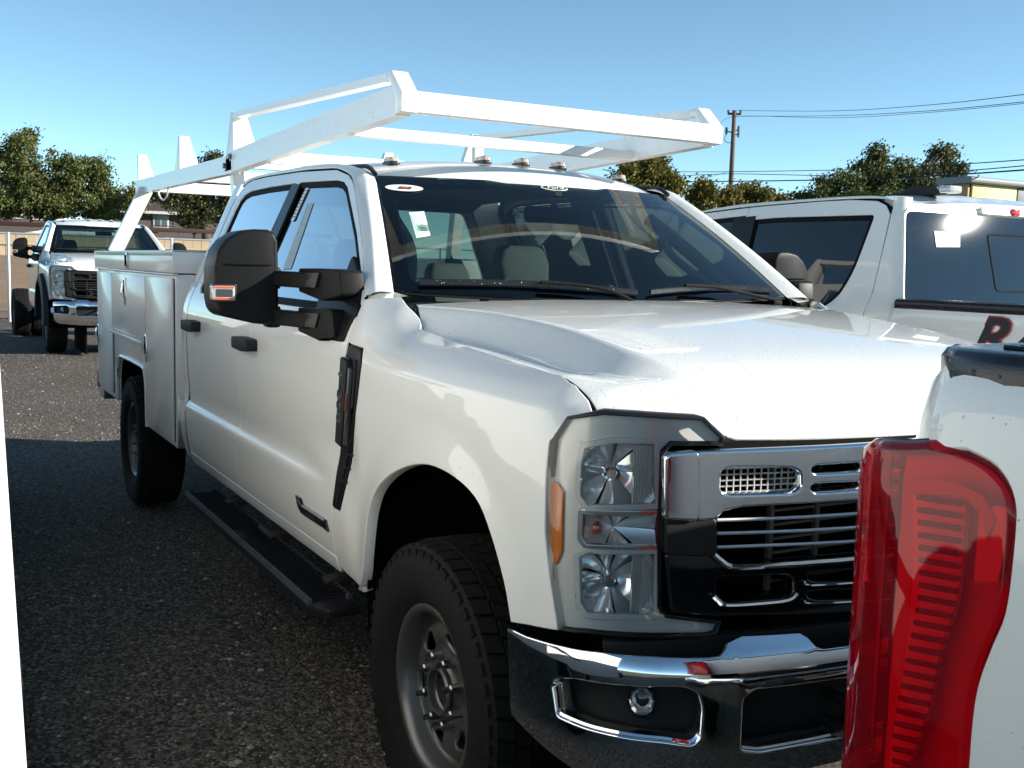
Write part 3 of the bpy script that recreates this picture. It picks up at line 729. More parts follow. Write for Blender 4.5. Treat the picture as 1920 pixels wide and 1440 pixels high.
def front_end(root, kind, lod):
    main = kind == 'utility'; blk = kind == 'chassis'
    CH = MT['chrome'] if not blk else MT['black_plastic']; f0 = F0; rs = .02 if main else .05
    FO = (1, 0, 0)
    # ---------------- headlights
    chU = [(1095,838),(1150,828),(1229,830),(1231,946),(1100,950),(1086,930),(1088,870)]
    chM = [(1092,962),(1236,964),(1236,1024),(1100,1022),(1090,1010)]
    chL = [(1084,1042),(1100,1034),(1229,1036),(1228,1154),(1100,1152),(1086,1130)]
    amb = [(1026,905),(1042,908),(1052,922),(1050,1035),(1040,1056),(1028,1058),(1023,1030)]
    for sg in (-1, 1):
        K = (lambda L: L) if sg < 0 else flip2
        ol = K(O_LAMP)
        hl = panel('headlight', inset(ol, .002), front(-.018), MT['lamp_bezel'] , root, FO, res=rs, thick=.02, rad=.002, holes=[K(PXL(front(-.018), c, -.95, 1.1)) for c in (chU, chM, chL)])
        panel('lamp_gasket', inset(ol, -.003), front(-.006), MT['black_trim'], hl, FO, res=rs, thick=.05, rad=.002, holes=[inset(ol, .0015)])
        panel('lamp_lens', inset(ol, .003), front(.004), MT['lens'], hl, FO, res=rs*1.5, thick=.010, rad=.003)
        # raised frame round the three chambers
        if not lod:
            for c in (chU, chM, chL):
                q = K(PXL(front(-.014), c, -.95, 1.1))
                panel('chamber_frame', rpoly(inset(q, -.007), .006), front(-.011), MT['chrome_dull'] if c is chM else MT['lamp_bezel'], hl, FO, res=.02, thick=.012, rad=.003, holes=[inset(q, .001)])
        for c, kind_ in ((chU, 'u'), (chM, 'm'), (chL, 'l')):
            q = K(PXL(front(-.018), c, -.95, 1.1)); us = [p[0] for p in q]; vs = [p[1] for p in q]
            uc, vc = (min(us)+max(us))/2, (min(vs)+max(vs))/2; hu, hv = (max(us)-min(us))/2, (max(vs)-min(vs))/2
            dep = .055 if kind_ != 'm' else .030
            # bright bowl in wedge-shaped sectors, each sector set at its own tilt
            rr = random.Random(5+int(100*vc)); V = []; F = []; ns = 9 if not lod else 6; cu_, cv_ = uc+sg*hu*.15, vc
            def edge(an):
                c_, s_ = math.cos(an), math.sin(an); k_ = min((hu*1.0-(cu_-uc)*(1 if c_ > 0 else -1))/max(1e-6, abs(c_)), hv/max(1e-6, abs(s_))); return cu_+c_*k_, cv_+s_*k_
            for i in range(ns):
                a0, a1 = 2*math.pi*i/ns+rr.uniform(-.12, .12), 2*math.pi*(i+1)/ns; tw = rr.uniform(-.014, .014)
                k = len(V)
                for t in (0, .2, .4, .6, .8, 1.0):
                    for j, an in enumerate((a0, (a0+a1)/2, a1)):
                        ue, ve = edge(an); V.append(front(-.020-dep*(1-t*t)+tw*t*(j-1)+(.004 if j == 1 else 0)*t)(lerp(cu_, ue, t), lerp(cv_, ve, t)))
                for r_ in range(5):
                    for j in range(2): F.append([k+r_*3+j, k+r_*3+j+1, k+r_*3+j+4, k+r_*3+j+3])
            bw = mesh('reflector', V, F, MT['chrome_facet'] if kind_ != 'm' else MT['chrome_lamp'], hl, smooth=True, sharp=60)
            q2 = resample(q, .03); loft('chamber_wall', [[front(-.017)(*p) for p in q2], [front(-.017-dep)(*p) for p in q2]], MT['chrome_lamp'], hl, closed=True)
            if kind_ == 'm':
                lathe('bulb', [(.0,.03),(.010,.028),(.014,.018),(.014,.0),(.010,-.02)], lambda a, b, c_: tuple(Vector(front(-.042+c_)(uc-sg*-1*hu*.0+sg*hu*.6+a, vc+b))), MT['amber_dim'], hl, n=12)
            else:
                # bulb shield and inner ribbed lens
                lathe('bulb_shield', [(.0,.03),(.012,.03),(.020,.022),(.022,.0),(.022,-.04)], lambda a, b, c_: tuple(Vector(front(-.055+c_)(uc+sg*hu*.15+a, vc+b*.8))), MT['chrome'], hl, n=14)
                if not lod:
                    n = 9
                    L = []
                    u1 = uc-sg*hu*.38; u2 = uc-sg*hu*.97
                    V = []; F = []
                    for k in range(2*n+1):
                        u = lerp(u1, u2, k/(2*n)); V += [front(-.028+(.006 if k % 2 else 0))(u, vc-hv*.9), front(-.028+(.006 if k % 2 else 0))(u, vc+hv*.9)]
                    for k in range(2*n): F.append([2*k, 2*k+1, 2*k+3, 2*k+2])
                    mesh('ribbed_reflector', V, F, MT['chrome_lamp'], hl)
        q = K(PXL(front(-.008), amb, -1.0, 1.05))
        am = panel('side_marker', rpoly(q, .006), front(-.010), MT['amber'], hl, FO, res=.02, thick=.01, rad=.003)
        if not lod:
            zz = [p[1] for p in q]
            panel('marker_band', [p for p in inset(q, -.001)], front(-.014), MT['silver'], am, FO, res=.03, thick=.003, rad=.003)
    # ---------------- grille
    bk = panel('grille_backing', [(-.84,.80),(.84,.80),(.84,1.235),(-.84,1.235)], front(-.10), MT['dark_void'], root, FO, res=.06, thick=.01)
    gl = bk
    def gp(nm, pxs, off, m, th, par, rad=.004, holes=(), rr=.008, g=(-.75, 1.1), rsx=1.0):
        o = None
        q = PXL(front(off), pxs, *g)
        hs = [rpoly(PXL(front(off), h, -.5, 1.1), .012) for h in holes]
        for sg in (-1, 1):
            K = (lambda L: L) if sg < 0 else flip2
            o = panel(nm, rpoly(K(q), rr) if rr else K(q), front(off), m, par, FO, res=rs*rsx, thick=th, rad=rad, holes=[K(h) for h in hs])
        return o
    # chrome upper frame, half by half up to the centre emblem
    qy = lambda y0, z: y0
    mid = [(1752, 828), (1752, 926)]
    gp('grille_frame', [(1312,852),(1640,838),(1780,826),(1780,918),(1640,931),(1395,946),(1358,954),(1340,970),(1312,972)], .012, CH, .05, gl, rad=.006, rr=.004,
       holes=[[(1347,884),(1364,872),(1488,872),(1508,884),(1508,918),(1490,930),(1364,934),(1346,922)], [(1520,876),(1530,868),(1622,862),(1632,868),(1632,884),(1622,890),(1532,895),(1520,888)], [(1518,910),(1530,902),(1620,898),(1630,904),(1630,918),(1620,924),(1530,930),(1518,922)],
              [(1650,872),(1660,862),(1752,856),(1760,864),(1760,878),(1752,884),(1660,888),(1650,884)], [(1650,906),(1660,896),(1752,890),(1760,898),(1760,910),(1752,916),(1660,920),(1650,916)]])
    gp('grille_cheek', [(1254,858),(1308,853),(1308,972),(1254,970)], .020, CH, .05, gl, rad=.008, rr=.006)
    gp('grille_block', [(1252,975),(1340,975),(1342,1040),(1252,1038)], .006, MT['black_plastic'], .05, gl, rad=.006)
    gp('grille_lower', [(1252,1042),(1340,1044),(1372,1068),(1640,1050),(1780,1036),(1780,1130),(1640,1142),(1340,1152),(1262,1146)], .002, MT['black_gloss'] if not blk else MT['black_plastic'], .05, gl, rad=.006,
       holes=[[(1340,1086),(1352,1078),(1480,1074),(1494,1084),(1494,1112),(1480,1126),(1362,1136),(1340,1118)], [(1512,1076),(1530,1068),(1740,1056),(1760,1062),(1760,1080),(1740,1088),(1530,1096),(1512,1090)], [(1512,1110),(1530,1104),(1740,1094),(1760,1100),(1760,1116),(1740,1122),(1530,1130),(1512,1124)]])
    MC = MT['chrome'] if not blk else MT['black_plastic']
    def strip(nm, pxs, off, r, m, prof=None):
        q = PXL(front(off), pxs, -.6, 1.1)
        q = [tuple(p) for p in crom(q, 3)]
        for sg in (-1, 1):
            tube(nm, [front(off)(p[0]*(1 if sg < 0 else -1), p[1]) for p in q], r, m, gl, n=6, prof=prof)
    flat = [(-.006,-.006),(.012,-.006),(.012,.004),(-.006,.006)]
    strip('grille_lip', [(1338,1040),(1352,1052),(1372,1062),(1440,1060),(1640,1045),(1780,1030)], .018, .007, MC)
    if not lod or lod == 1:
        strip('slot_lip', [(1338,1118),(1348,1128),(1362,1136),(1420,1133),(1478,1126),(1494,1112)], .010, .005, MC)
        strip('slot_lip', [(1510,1090),(1522,1098),(1640,1090),(1780,1080)], .008, .003, MC)
        strip('slot_lip', [(1510,1126),(1522,1132),(1640,1126),(1780,1118)], .008, .003, MC)
        for ys in ([(1344,975),(1450,972),(1640,960),(1780,948)], [(1344,1000),(1450,997),(1640,986),(1780,974)], [(1344,1026),(1450,1022),(1640,1012),(1780,1000)]):
            strip('grille_bar', ys, -.012, .004 if not lod else .009, MT['silver'] if not blk else MT['black_plastic'])
        # wire mesh in the small opening, radiator fins behind the bars
        V = []
        for sg in (-1, 1):
            L = []
            bm = bmesh.new()
            (ua, va), (ub, vb) = PXL(front(-.02), [(1344,874),(1506,932)], -.7, 1.15)
            n = 13
            for k in range(n):
                u = lerp(ua, ub, (k+.5)/n)*(1 if sg < 0 else -1); y, x, ny, nx = FRONT.at(u); an = math.atan2(ny, nx)
                bxm(bm, front(-.02)(u, (va+vb)/2), (.003, .003, abs(vb-va)+.02))
            for k in range(6):
                z = lerp(va, vb, (k+.5)/6)
                for j in range(4):
                    u0 = lerp(ua, ub, j/4); u1 = lerp(ua, ub, (j+1)/4); s_ = 1 if sg < 0 else -1
                    a = Vector(front(-.02)(u0*s_, z)); b = Vector(front(-.02)(u1*s_, z)); d = b-a
                    bxm(bm, (a+b)/2, (.003, d.length, .003), Matrix.Rotation(math.atan2(d.y, d.x)-math.pi/2, 3, 'Z'))
            bmobj('vent_mesh', bm, MT['silver'] if not blk else MT['black_plastic'], gl)
        bm = bmesh.new()
        for k in range(9):
            z = lerp(.90, 1.16, k/8); bxm(bm, (.825, 0, z), (.01, 1.0, .006))
        for y in (-.5, -.36, -.22, -.08, .08, .22, .36, .5): bxm(bm, (.828, y, 1.03), (.012, .012, .30))
        bmobj('radiator_fins', bm, MT['fins'], gl)
    # emblem in the middle
    def ov(a, b, n=36): return [(a*math.cos(2*math.pi*k/n), 1.10+b*math.sin(2*math.pi*k/n)) for k in range(n)]
    em = panel('emblem', ov(.165, .066), front(.032), MT['chrome'], root, FO, res=.04, thick=.06, rad=.006)
    panel('emblem_field', ov(.155, .057), front(.037), MT['blue_badge'], em, FO, res=.04, thick=.004, rad=.001)
    text('emblem_script', 'Ford', lambda u, v, w_: front(.039+w_)(u, 1.10+v), .088, MT['chrome'], em, shear=.3, depth=.003)
    # panel between lamps and bumper, lip under the hood
    panel('lower_valance', [(-.90,.70),(.90,.70),(.92,.79),(.70,.795),(-.70,.795),(-.92,.79)], front(-.012), MT['black_plastic'], root, FO, res=.06, thick=.03)
    panel('hood_seal', [(-.66,1.20),(.66,1.20),(.66,1.24),(-.66,1.24)], front(-.030), MT['black_trim'], root, FO, res=.06, thick=.02)
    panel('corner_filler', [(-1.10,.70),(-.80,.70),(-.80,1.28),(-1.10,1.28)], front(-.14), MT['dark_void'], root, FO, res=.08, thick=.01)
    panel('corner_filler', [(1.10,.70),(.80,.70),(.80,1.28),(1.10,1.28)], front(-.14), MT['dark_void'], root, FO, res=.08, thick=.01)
    # ---------------- bumper
    b0 = bump(0)
    top = PXL(b0, [(952,1180),(985,1196),(1040,1212),(1120,1224),(1220,1233),(1330,1236),(1352,1232),(1366,1206),(1392,1194),(1500,1188),(1514,1196),(1530,1214),(1545,1219),(1600,1212)], -1.25, .78)
    e = BUMP.s[-1]
    hl_ = top+[(-.15,.80),(0,.80)]
    rt = [(-a, b) for a, b in hl_[:-1]][::-1]
    bot = [(e-.05,.56),(.95,.47),(.6,.45),(0,.45),(-.6,.45),(-.95,.47),(-e+.05,.56)]
    fogh = PXL(b0, [(1030,1280),(1040,1268),(1080,1270),(1280,1284),(1312,1296),(1322,1330),(1318,1385),(1300,1402),(1240,1394),(1100,1370),(1040,1345)], -1.0, .70)
    fogh = rpoly(fogh, .015)
    ch_ = PXL(b0, [(1392,1300),(1420,1290),(1600,1290),(1600,1384),(1560,1390),(1500,1404),(1400,1410),(1388,1396)], -.6, .70)
    cz0 = min(p[1] for p in ch_); cz1 = max(p[1] for p in ch_); cu = max(abs(p[0]) for p in ch_)
    cent = rpoly([(-cu,cz0+.01),(-cu+.05,cz0),(-.30,cz0+.012),(-.22,cz0+.05),(.22,cz0+.05),(.30,cz0+.012),(cu-.05,cz0),(cu,cz0+.01),(cu,cz1-.02),(cu-.03,cz1),(-cu+.03,cz1),(-cu,cz1-.02)], .012)
    bp = panel('front_bumper', hl_+rt+bot, b0, MT['chrome_wet'] if main else MT['chrome'], root, FO, res=rs*1.3, thick=.05, rad=.005, holes=[fogh, flip2(fogh), cent])
    for hname, hp in (('fog_pocket', fogh), ('fog_pocket', flip2(fogh)), ('air_intake', cent)):
        po = panel(hname, inset(hp, -.01), bump(-.07), MT['black_plastic'], bp, FO, res=.06, thick=.01)
        q = inset(hp, .004); rows = [[bump(-.012)(*p) for p in q], [bump(-.07)(*p) for p in q]]
        loft('pocket_wall', rows, MT['black_plastic'], po, closed=True)
        # bright return along the lower edge of the opening
        zs = [p[1] for p in q]
        low = sorted([p for p in resample(q, .02) if p[1] < min(zs)+.022], key=lambda p: p[0])
        if len(low) > 3: tube('opening_lip', [bump(-.016)(*p) for p in low], .007, MT['chrome'], bp, n=6)
    fu, fv = PX(bump(-.05), 1203, 1316, -1.0, .68)
    for s_ in (1, -1):
        fg = lathe('fog_lamp', [(.0,.012),(.015,.011),(.028,.006),(.034,-.004),(.038,-.004),(.038,-.03)], lambda a, b, c_: bump(-.05+c_)(s_*fu+a, fv+b), MT['lamp_clear'], bp, n=28)
        lathe('fog_reflector', [(.0,-.03),(.012,-.028),(.028,-.012),(.033,-.003)], lambda a, b, c_: bump(-.05+c_)(s_*fu+a, fv+b), MT['chrome_facet'], fg, n=10, sharp=1)
    # tow hooks
    for s_ in (-1, 1):
        tube('tow_hook', crom([(.92, s_*.40, .60), (1.0, s_*.40, .60), (1.03, s_*.40, .63), (1.0, s_*.40, .66), (.93, s_*.40, .66)], 4), .014, MT['black_trim'], bp, n=8)
mat('interior2', (.02, .02, .02), .5)
mat('chrome_facet', (.97, .97, .97), .12, .55, coat=.5)
mat('chrome_lamp', (.85, .85, .83), .28, .7)
mat('blue_badge', (.01, .03, .12), .2, coat=1)
mat('fins', (.16, .14, .12), .5, .6)
glassmat('glass_rear', (.18, .20, .21), 1.9, rough=.012)
glassmat('lamp_clear', (.93, .94, .94), 1.2)
mat('clear_amber', (.75, .62, .52), .08, trans=.6, coat=1.0)
# ------------------------------------------------------------------ things fixed to the cab
def mirrors(root, kind, lod):
    B = MT['mirror_black']
    hp = [(383,560),(383,500),(392,468),(410,448),(438,433),(470,429),(500,430),(515,436),(522,452),(523,590),(516,602),(500,609),(470,607),(400,593),(388,582)]
    q = [onp(px, py, 'x', -.93) for px, py in hp]; q = [(1.094+(abs(p.y)-1.094)*.86, p.z) for p in q]
    zs = 1.578
    def cut(poly, z, above):
        out = []
        for i in range(len(poly)):
            a, b = poly[i-1], poly[i]; ia = (a[1] > z) == above; ib = (b[1] > z) == above
            if ia != ib: t = (z-a[1])/(b[1]-a[1]); out.append((lerp(a[0], b[0], t), z))
            if ib: out.append(b)
        return out
    for sg in (-1, 1):
        sgf = sg
        fn = lambda u, v, w_: (-.93-w_-.35*max(0, u-1.22)**1.5-(.10*max(0, v-1.62)), sgf*u, v)
        m = prism('side_mirror', q, fn, 0, .16, B, root, bev=.030, seg=4, smooth=50)
        ys = [p[0] for p in cut(q, zs, True) if abs(p[1]-zs) < 1e-6]
        tube('mirror_seam', [fn(lerp(min(ys)+.010, max(ys)-.008, k/8), zs, -.0003+.012*(1 if k in (0, 8) else 0)) for k in range(9)], .0020, MT['dark_void'], m, n=5)
        prism('mirror_glass', inset(q, .025), fn, .158, .164, MT['chrome'], m, bev=0)
        # turn lamp on the outer front edge
        a = onp(381, 531, 'x', -.93); b = onp(428, 567, 'x', -.93)
        y1 = max(p[0] for p in q)+.004; y0, z0, z1 = y1-.075, b.z, a.z
        tl = prism('turn_lamp_housing', rpoly([(y0,z0),(y0,z1),(y1,z1),(y1,z0)], .008), fn, -.004, .05, MT['black_trim'], m, bev=.004)
        prism('turn_lamp', rpoly([(y0+.008,z0+.007),(y0+.008,z1-.007),(y1+.002,z1-.007),(y1+.002,z0+.007)], .006), fn, -.010, .04, MT['mirror_lamp'], tl, bev=.006)
        prism('lamp_center', rpoly([(y0+.016,z0+.018),(y0+.016,z1-.018),(y1-.006,z1-.018),(y1-.006,z0+.018)], .004), fn, -.0112, -.006, MT['lamp_dark'], tl, bev=0)
        for zz in (z0+.012, z1-.012):
            prism('lamp_strip', [(y0+.012,zz-.003),(y0+.012,zz+.003),(y1,zz+.003),(y1,zz-.003)], fn, -.0115, -.006, MT['amber_dim'], tl, bev=0)
        # arms
        for zc, zi, hh, xx in ((1.535, 1.520, .075, -.665), (1.405, 1.392, .070, -.705)):
            am = tube('mirror_arm', [(-.99, sg*1.115, zc), (-.86, sg*1.06, zc-.002), (-.78, sg*1.03, zc-.004)], .02, B, m, prof=rpoly([(-.024,-.026),(.024,-.026),(.024,.026),(-.024,.026)], .008))
            poly = rpoly([(-.845,zc-.040),(-.845,zc+.036),(xx-.04,zc+.038),(xx+.06,zi+.05),(xx+.075,zi-.03),(xx-.02,zc-.062),(-.70,zc-.066)], .012)
            prism('mirror_mount', poly, lambda u, v, w_: (u, sgf*(lerp(1.025, .965, sstep(-.85, -.55, u))+w_), v), -.045, .035, B, am, bev=.010, seg=3)
            prism('mount_cover', rpoly([(-.825,zc-.022),(-.825,zc+.022),(-.705,zc+.024),(-.725,zc-.026)], .006), lambda u, v, w_: (u, sgf*(lerp(1.025, .965, sstep(-.85, -.55, u))+w_), v), .03, .042, MT['black_trim'], am, bev=.004)
            box('arm_collar', (-.985, sg*1.108, zc), (.07, .05, .075), B, am, bev=.012)
        sail = PXL(sideoff(-1, .008), [(660,480),(668,505),(675,537),(670,578),(641,637),(618,634),(590,612),(596,560),(640,530)], -.7, 1.5)
        panel('mirror_sail', rpoly(sail, .012), sideoff(sg, .008), B, m, (0, sg, 0), res=.04, thick=.02, rad=.006)
    return
mat('mirror_black', (.010, .0100, .0100), .38, spec=.12, bump=.15, bscale=700)
mat('lamp_dark', (.05, .05, .05), .2)
mat('mirror_lamp', (.55, .56, .56), .12, coat=1.0, trans=.3)
def wipers(root):
    for k, (a, b, piv) in enumerate([((.030, .035), (-.905, .055), (-.30, .005)), ((.905, .050), (.10, .040), (.42, .005))]):
        W = wsh(.014)
        pts = [W(lerp(a[0], b[0], t), lerp(a[1], b[1], t)+.03*math.sin(math.pi*t)) for t in [i/10 for i in range(11)]]
        wb = tube('wiper', pts, .008, MT['black_wet'], root, n=6, prof=[(-.004,-.010),(.004,-.010),(.005,.004),(0,.008),(-.005,.004)])
        W2 = wsh(.028)
        am = [W(piv[0]+(.28 if k == 0 else .42), -.035), W2(piv[0]+.18, .015), W2(piv[0]+.05, .05), W2(piv[0]-.12, .062)]
        tube('wiper_arm', crom(am, 4), .007, MT['seal'], wb, n=6)
        p = Vector(am[0]); box('wiper_pivot', p-Vector((0, 0, .012)), (.045, .045, .026), MT['seal'], wb, bev=.008)
def stickers(root):
    W = wsh(-.004); Ws = wsh(-.004)
    def quad(nm, px, m, off=.004, par=root, **k): return panel(nm, PXL(wsh(off), px, -.7, .6), wsh(off), m, par, (1, 0, 1), res=.05, thick=.0006, rad=.0003)
    s1 = quad('stock_label', [(767,398),(795,396),(807,441),(781,446)], MT['sticker'])
    quad('label_frame', [(770.5,403),(792,401),(802,436),(784,440)], MT['label_green'], .0052, s1); 
    c = PX(wsh(.006), 793, 428, -.75, .5)
    def lay(cu, cv, su, sv, off, rot=0.0, sh=0.0):
        cr, sr = math.cos(rot), math.sin(rot)
        return lambda u, v, w_: wsh(off+w_)(cu+su*(u*cr-v*sr), cv+sv*(u*sr+v*cr))
    text('stock_number', '16868', lay(c[0], c[1], 1.2, 2.3, .0070, .0), .034, MT['ink'], s1, depth=.0004, sx=.50)
    o = PX(wsh(.004), 758, 352, -.8, .9)
    el = lambda c, a, b, n=28: [(c[0]+a*math.cos(2*math.pi*k/n), c[1]+b*math.sin(2*math.pi*k/n)) for k in range(n)]
    s2 = panel('oval_sticker', el(o, .092, .034), wsh(.004), MT['sticker'], root, (1, 0, 1), res=.05, thick=.0006, rad=.0003)
    panel('sticker_print', [(o[0]-.035,o[1]-.014),(o[0]+.025,o[1]-.016),(o[0]+.04,o[1]+.010),(o[0]-.02,o[1]+.012)], wsh(.0052), MT['ink'], s2, (1, 0, 1), res=.05, thick=.0004, rad=.0002)
    panel('sticker_print', [(o[0]-.022,o[1]-.009),(o[0]+.015,o[1]-.010),(o[0]+.025,o[1]+.004),(o[0]-.012,o[1]+.006)], wsh(.0062), MT['amber_dim'], s2, (1, 0, 1), res=.05, thick=.0004, rad=.0002)
    o = PX(wsh(.004), 1040, 352, 0, .95)
    s3 = panel('emblem_decal', el(o, .088, .026), wsh(.003), MT['sticker'], root, (1, 0, 1), res=.05, thick=.0006, rad=.0003)
    panel('decal_field', el(o, .080, .021), wsh(.004), MT['ink'], s3, (1, 0, 1), res=.05, thick=.0004, rad=.0002)
    text('decal_script', 'Ford', lay(o[0], o[1], 1.35, 1.25, .005), .036, MT['sticker'], s3, depth=.0004, shear=.35, sx=1.2)
    quad('sensor_window', [(1042,356),(1054,357),(1053,367),(1041,366)], MT['interior2'], .003)
    # price sheets behind the passenger glass
    G = lambda o: sideoff(-1, o)
    a = PXL(G(-.008), [(573,353),(578,352),(551,413),(545,414)], -1.6, 1.85)
    w1 = panel('glass_label', a, G(-.008), MT['sticker'], root, (0, -1, 0), res=.05, thick=.0006, rad=.0003)
    for k in range(9):
        t = .06+.1*k; u = [(lerp(a[0][0], a[3][0], t), lerp(a[0][1], a[3][1], t)), (lerp(a[1][0], a[2][0], t), lerp(a[1][1], a[2][1], t)), (lerp(a[1][0], a[2][0], t+.04), lerp(a[1][1], a[2][1], t+.04)), (lerp(a[0][0], a[3][0], t+.04), lerp(a[0][1], a[3][1], t+.04))]
        panel('label_print', inset(u, .004), G(-.0065), MT['ink'], w1, (0, -1, 0), res=.05, thick=.0003, rad=.0002)
    b = PXL(G(-.011), [(576,382),(587,381),(545,504),(530,505)], -1.5, 1.7)
    panel('price_sheet', b, G(-.011), MT['sheet'], root, (0, -1, 0), res=.06, thick=.0006, rad=.0003)
mat('label_green', (.55, .80, .66), .5)
mat('sheet', (.36, .46, .46), .6, noise=.2, nscale=60)
def running_boards(root):
    for sg in (-1, 1):
        x0, x1 = -2.72, -.74; B = MT['black_board']
        rb = prism('running_board', [(x0,.876),(x0,1.020),(x0+.03,1.034),(x1-.06,1.034),(x1+.02,.99),(x1+.02,.876)], lambda u, v, w_: (u, sg*v, w_), .405, .438, B, root, bev=.005)
        for yy, hh in ((1.026, .014), (.884, .014)):
            tube('board_rail', [(x0+.01, sg*yy, .445), (x1-.06, sg*yy, .445)], .01, MT['board_edge'], rb, prof=[(-.008,-.010),(.008,-.010),(.006,.010),(-.006,.010)])
        bm = bmesh.new(); n = 62
        for k in range(n):
            x = lerp(x0+.04, x1-.09, k/(n-1))
            if .42 < k/(n-1) < .52: continue
            bxm(bm, (x, sg*.955, .441), (.010, .125, .010))
            bxm(bm, (x, sg*1.012, .450), (.008, .024, .014)); bxm(bm, (x, sg*.898, .450), (.008, .024, .014))
        tag(bmobj('board_slats', bm, MT['black_board'], rb), kind='stuff')
        box('board_pad', (lerp(x0, x1, .47), sg*.955, .442), (.16, .10, .012), MT['black_trim'], rb, bev=.004)
        for x in (-2.4, -1.7, -1.0): box('board_bracket', (x, sg*.80, .47), (.06, .22, .05), MT['frame_metal'], rb, bev=.006, rot=Matrix.Rotation(sg*R(-20), 3, 'X'))
mat('black_board', (.022, .022, .024), .42, .3)
mat('board_edge', (.30, .33, .40), .30, .8)  # pale bluish tone paints the light caught along the board edges
def side_badges(root):
    for sg in (-1, 1):
        f = lambda u, v, w_: (u, sg*(S(-1, v)+w_), v)
        bd = prism('engine_badge', [(-1.005,.775),(-.955,.772),(-.935,.752),(-.695,.752),(-.678,.715),(-.735,.722),(-.74,.718),(-.955,.718),(-.985,.735)], f, -.002, .010, MT['black_gloss'], root, bev=.003)
        prism('badge_edge', [(-.93,.7545),(-.70,.7545),(-.703,.748),(-.93,.748)], f, .009, .012, MT['silver'], bd, bev=0)
        text('badge_script', 'POWER STROKE', lambda u, v, w_: f(-.825-u*sg, .734+v, .0105+w_), .026, MT['chrome_dull'], bd, depth=.001, shear=.2, sx=1.05)
        prism('badge_mark', rpoly([(-.985,.745),(-.985,.766),(-.945,.760),(-.945,.740)], .006), f, .009, .012, MT['chrome_dull'], bd, bev=.001)

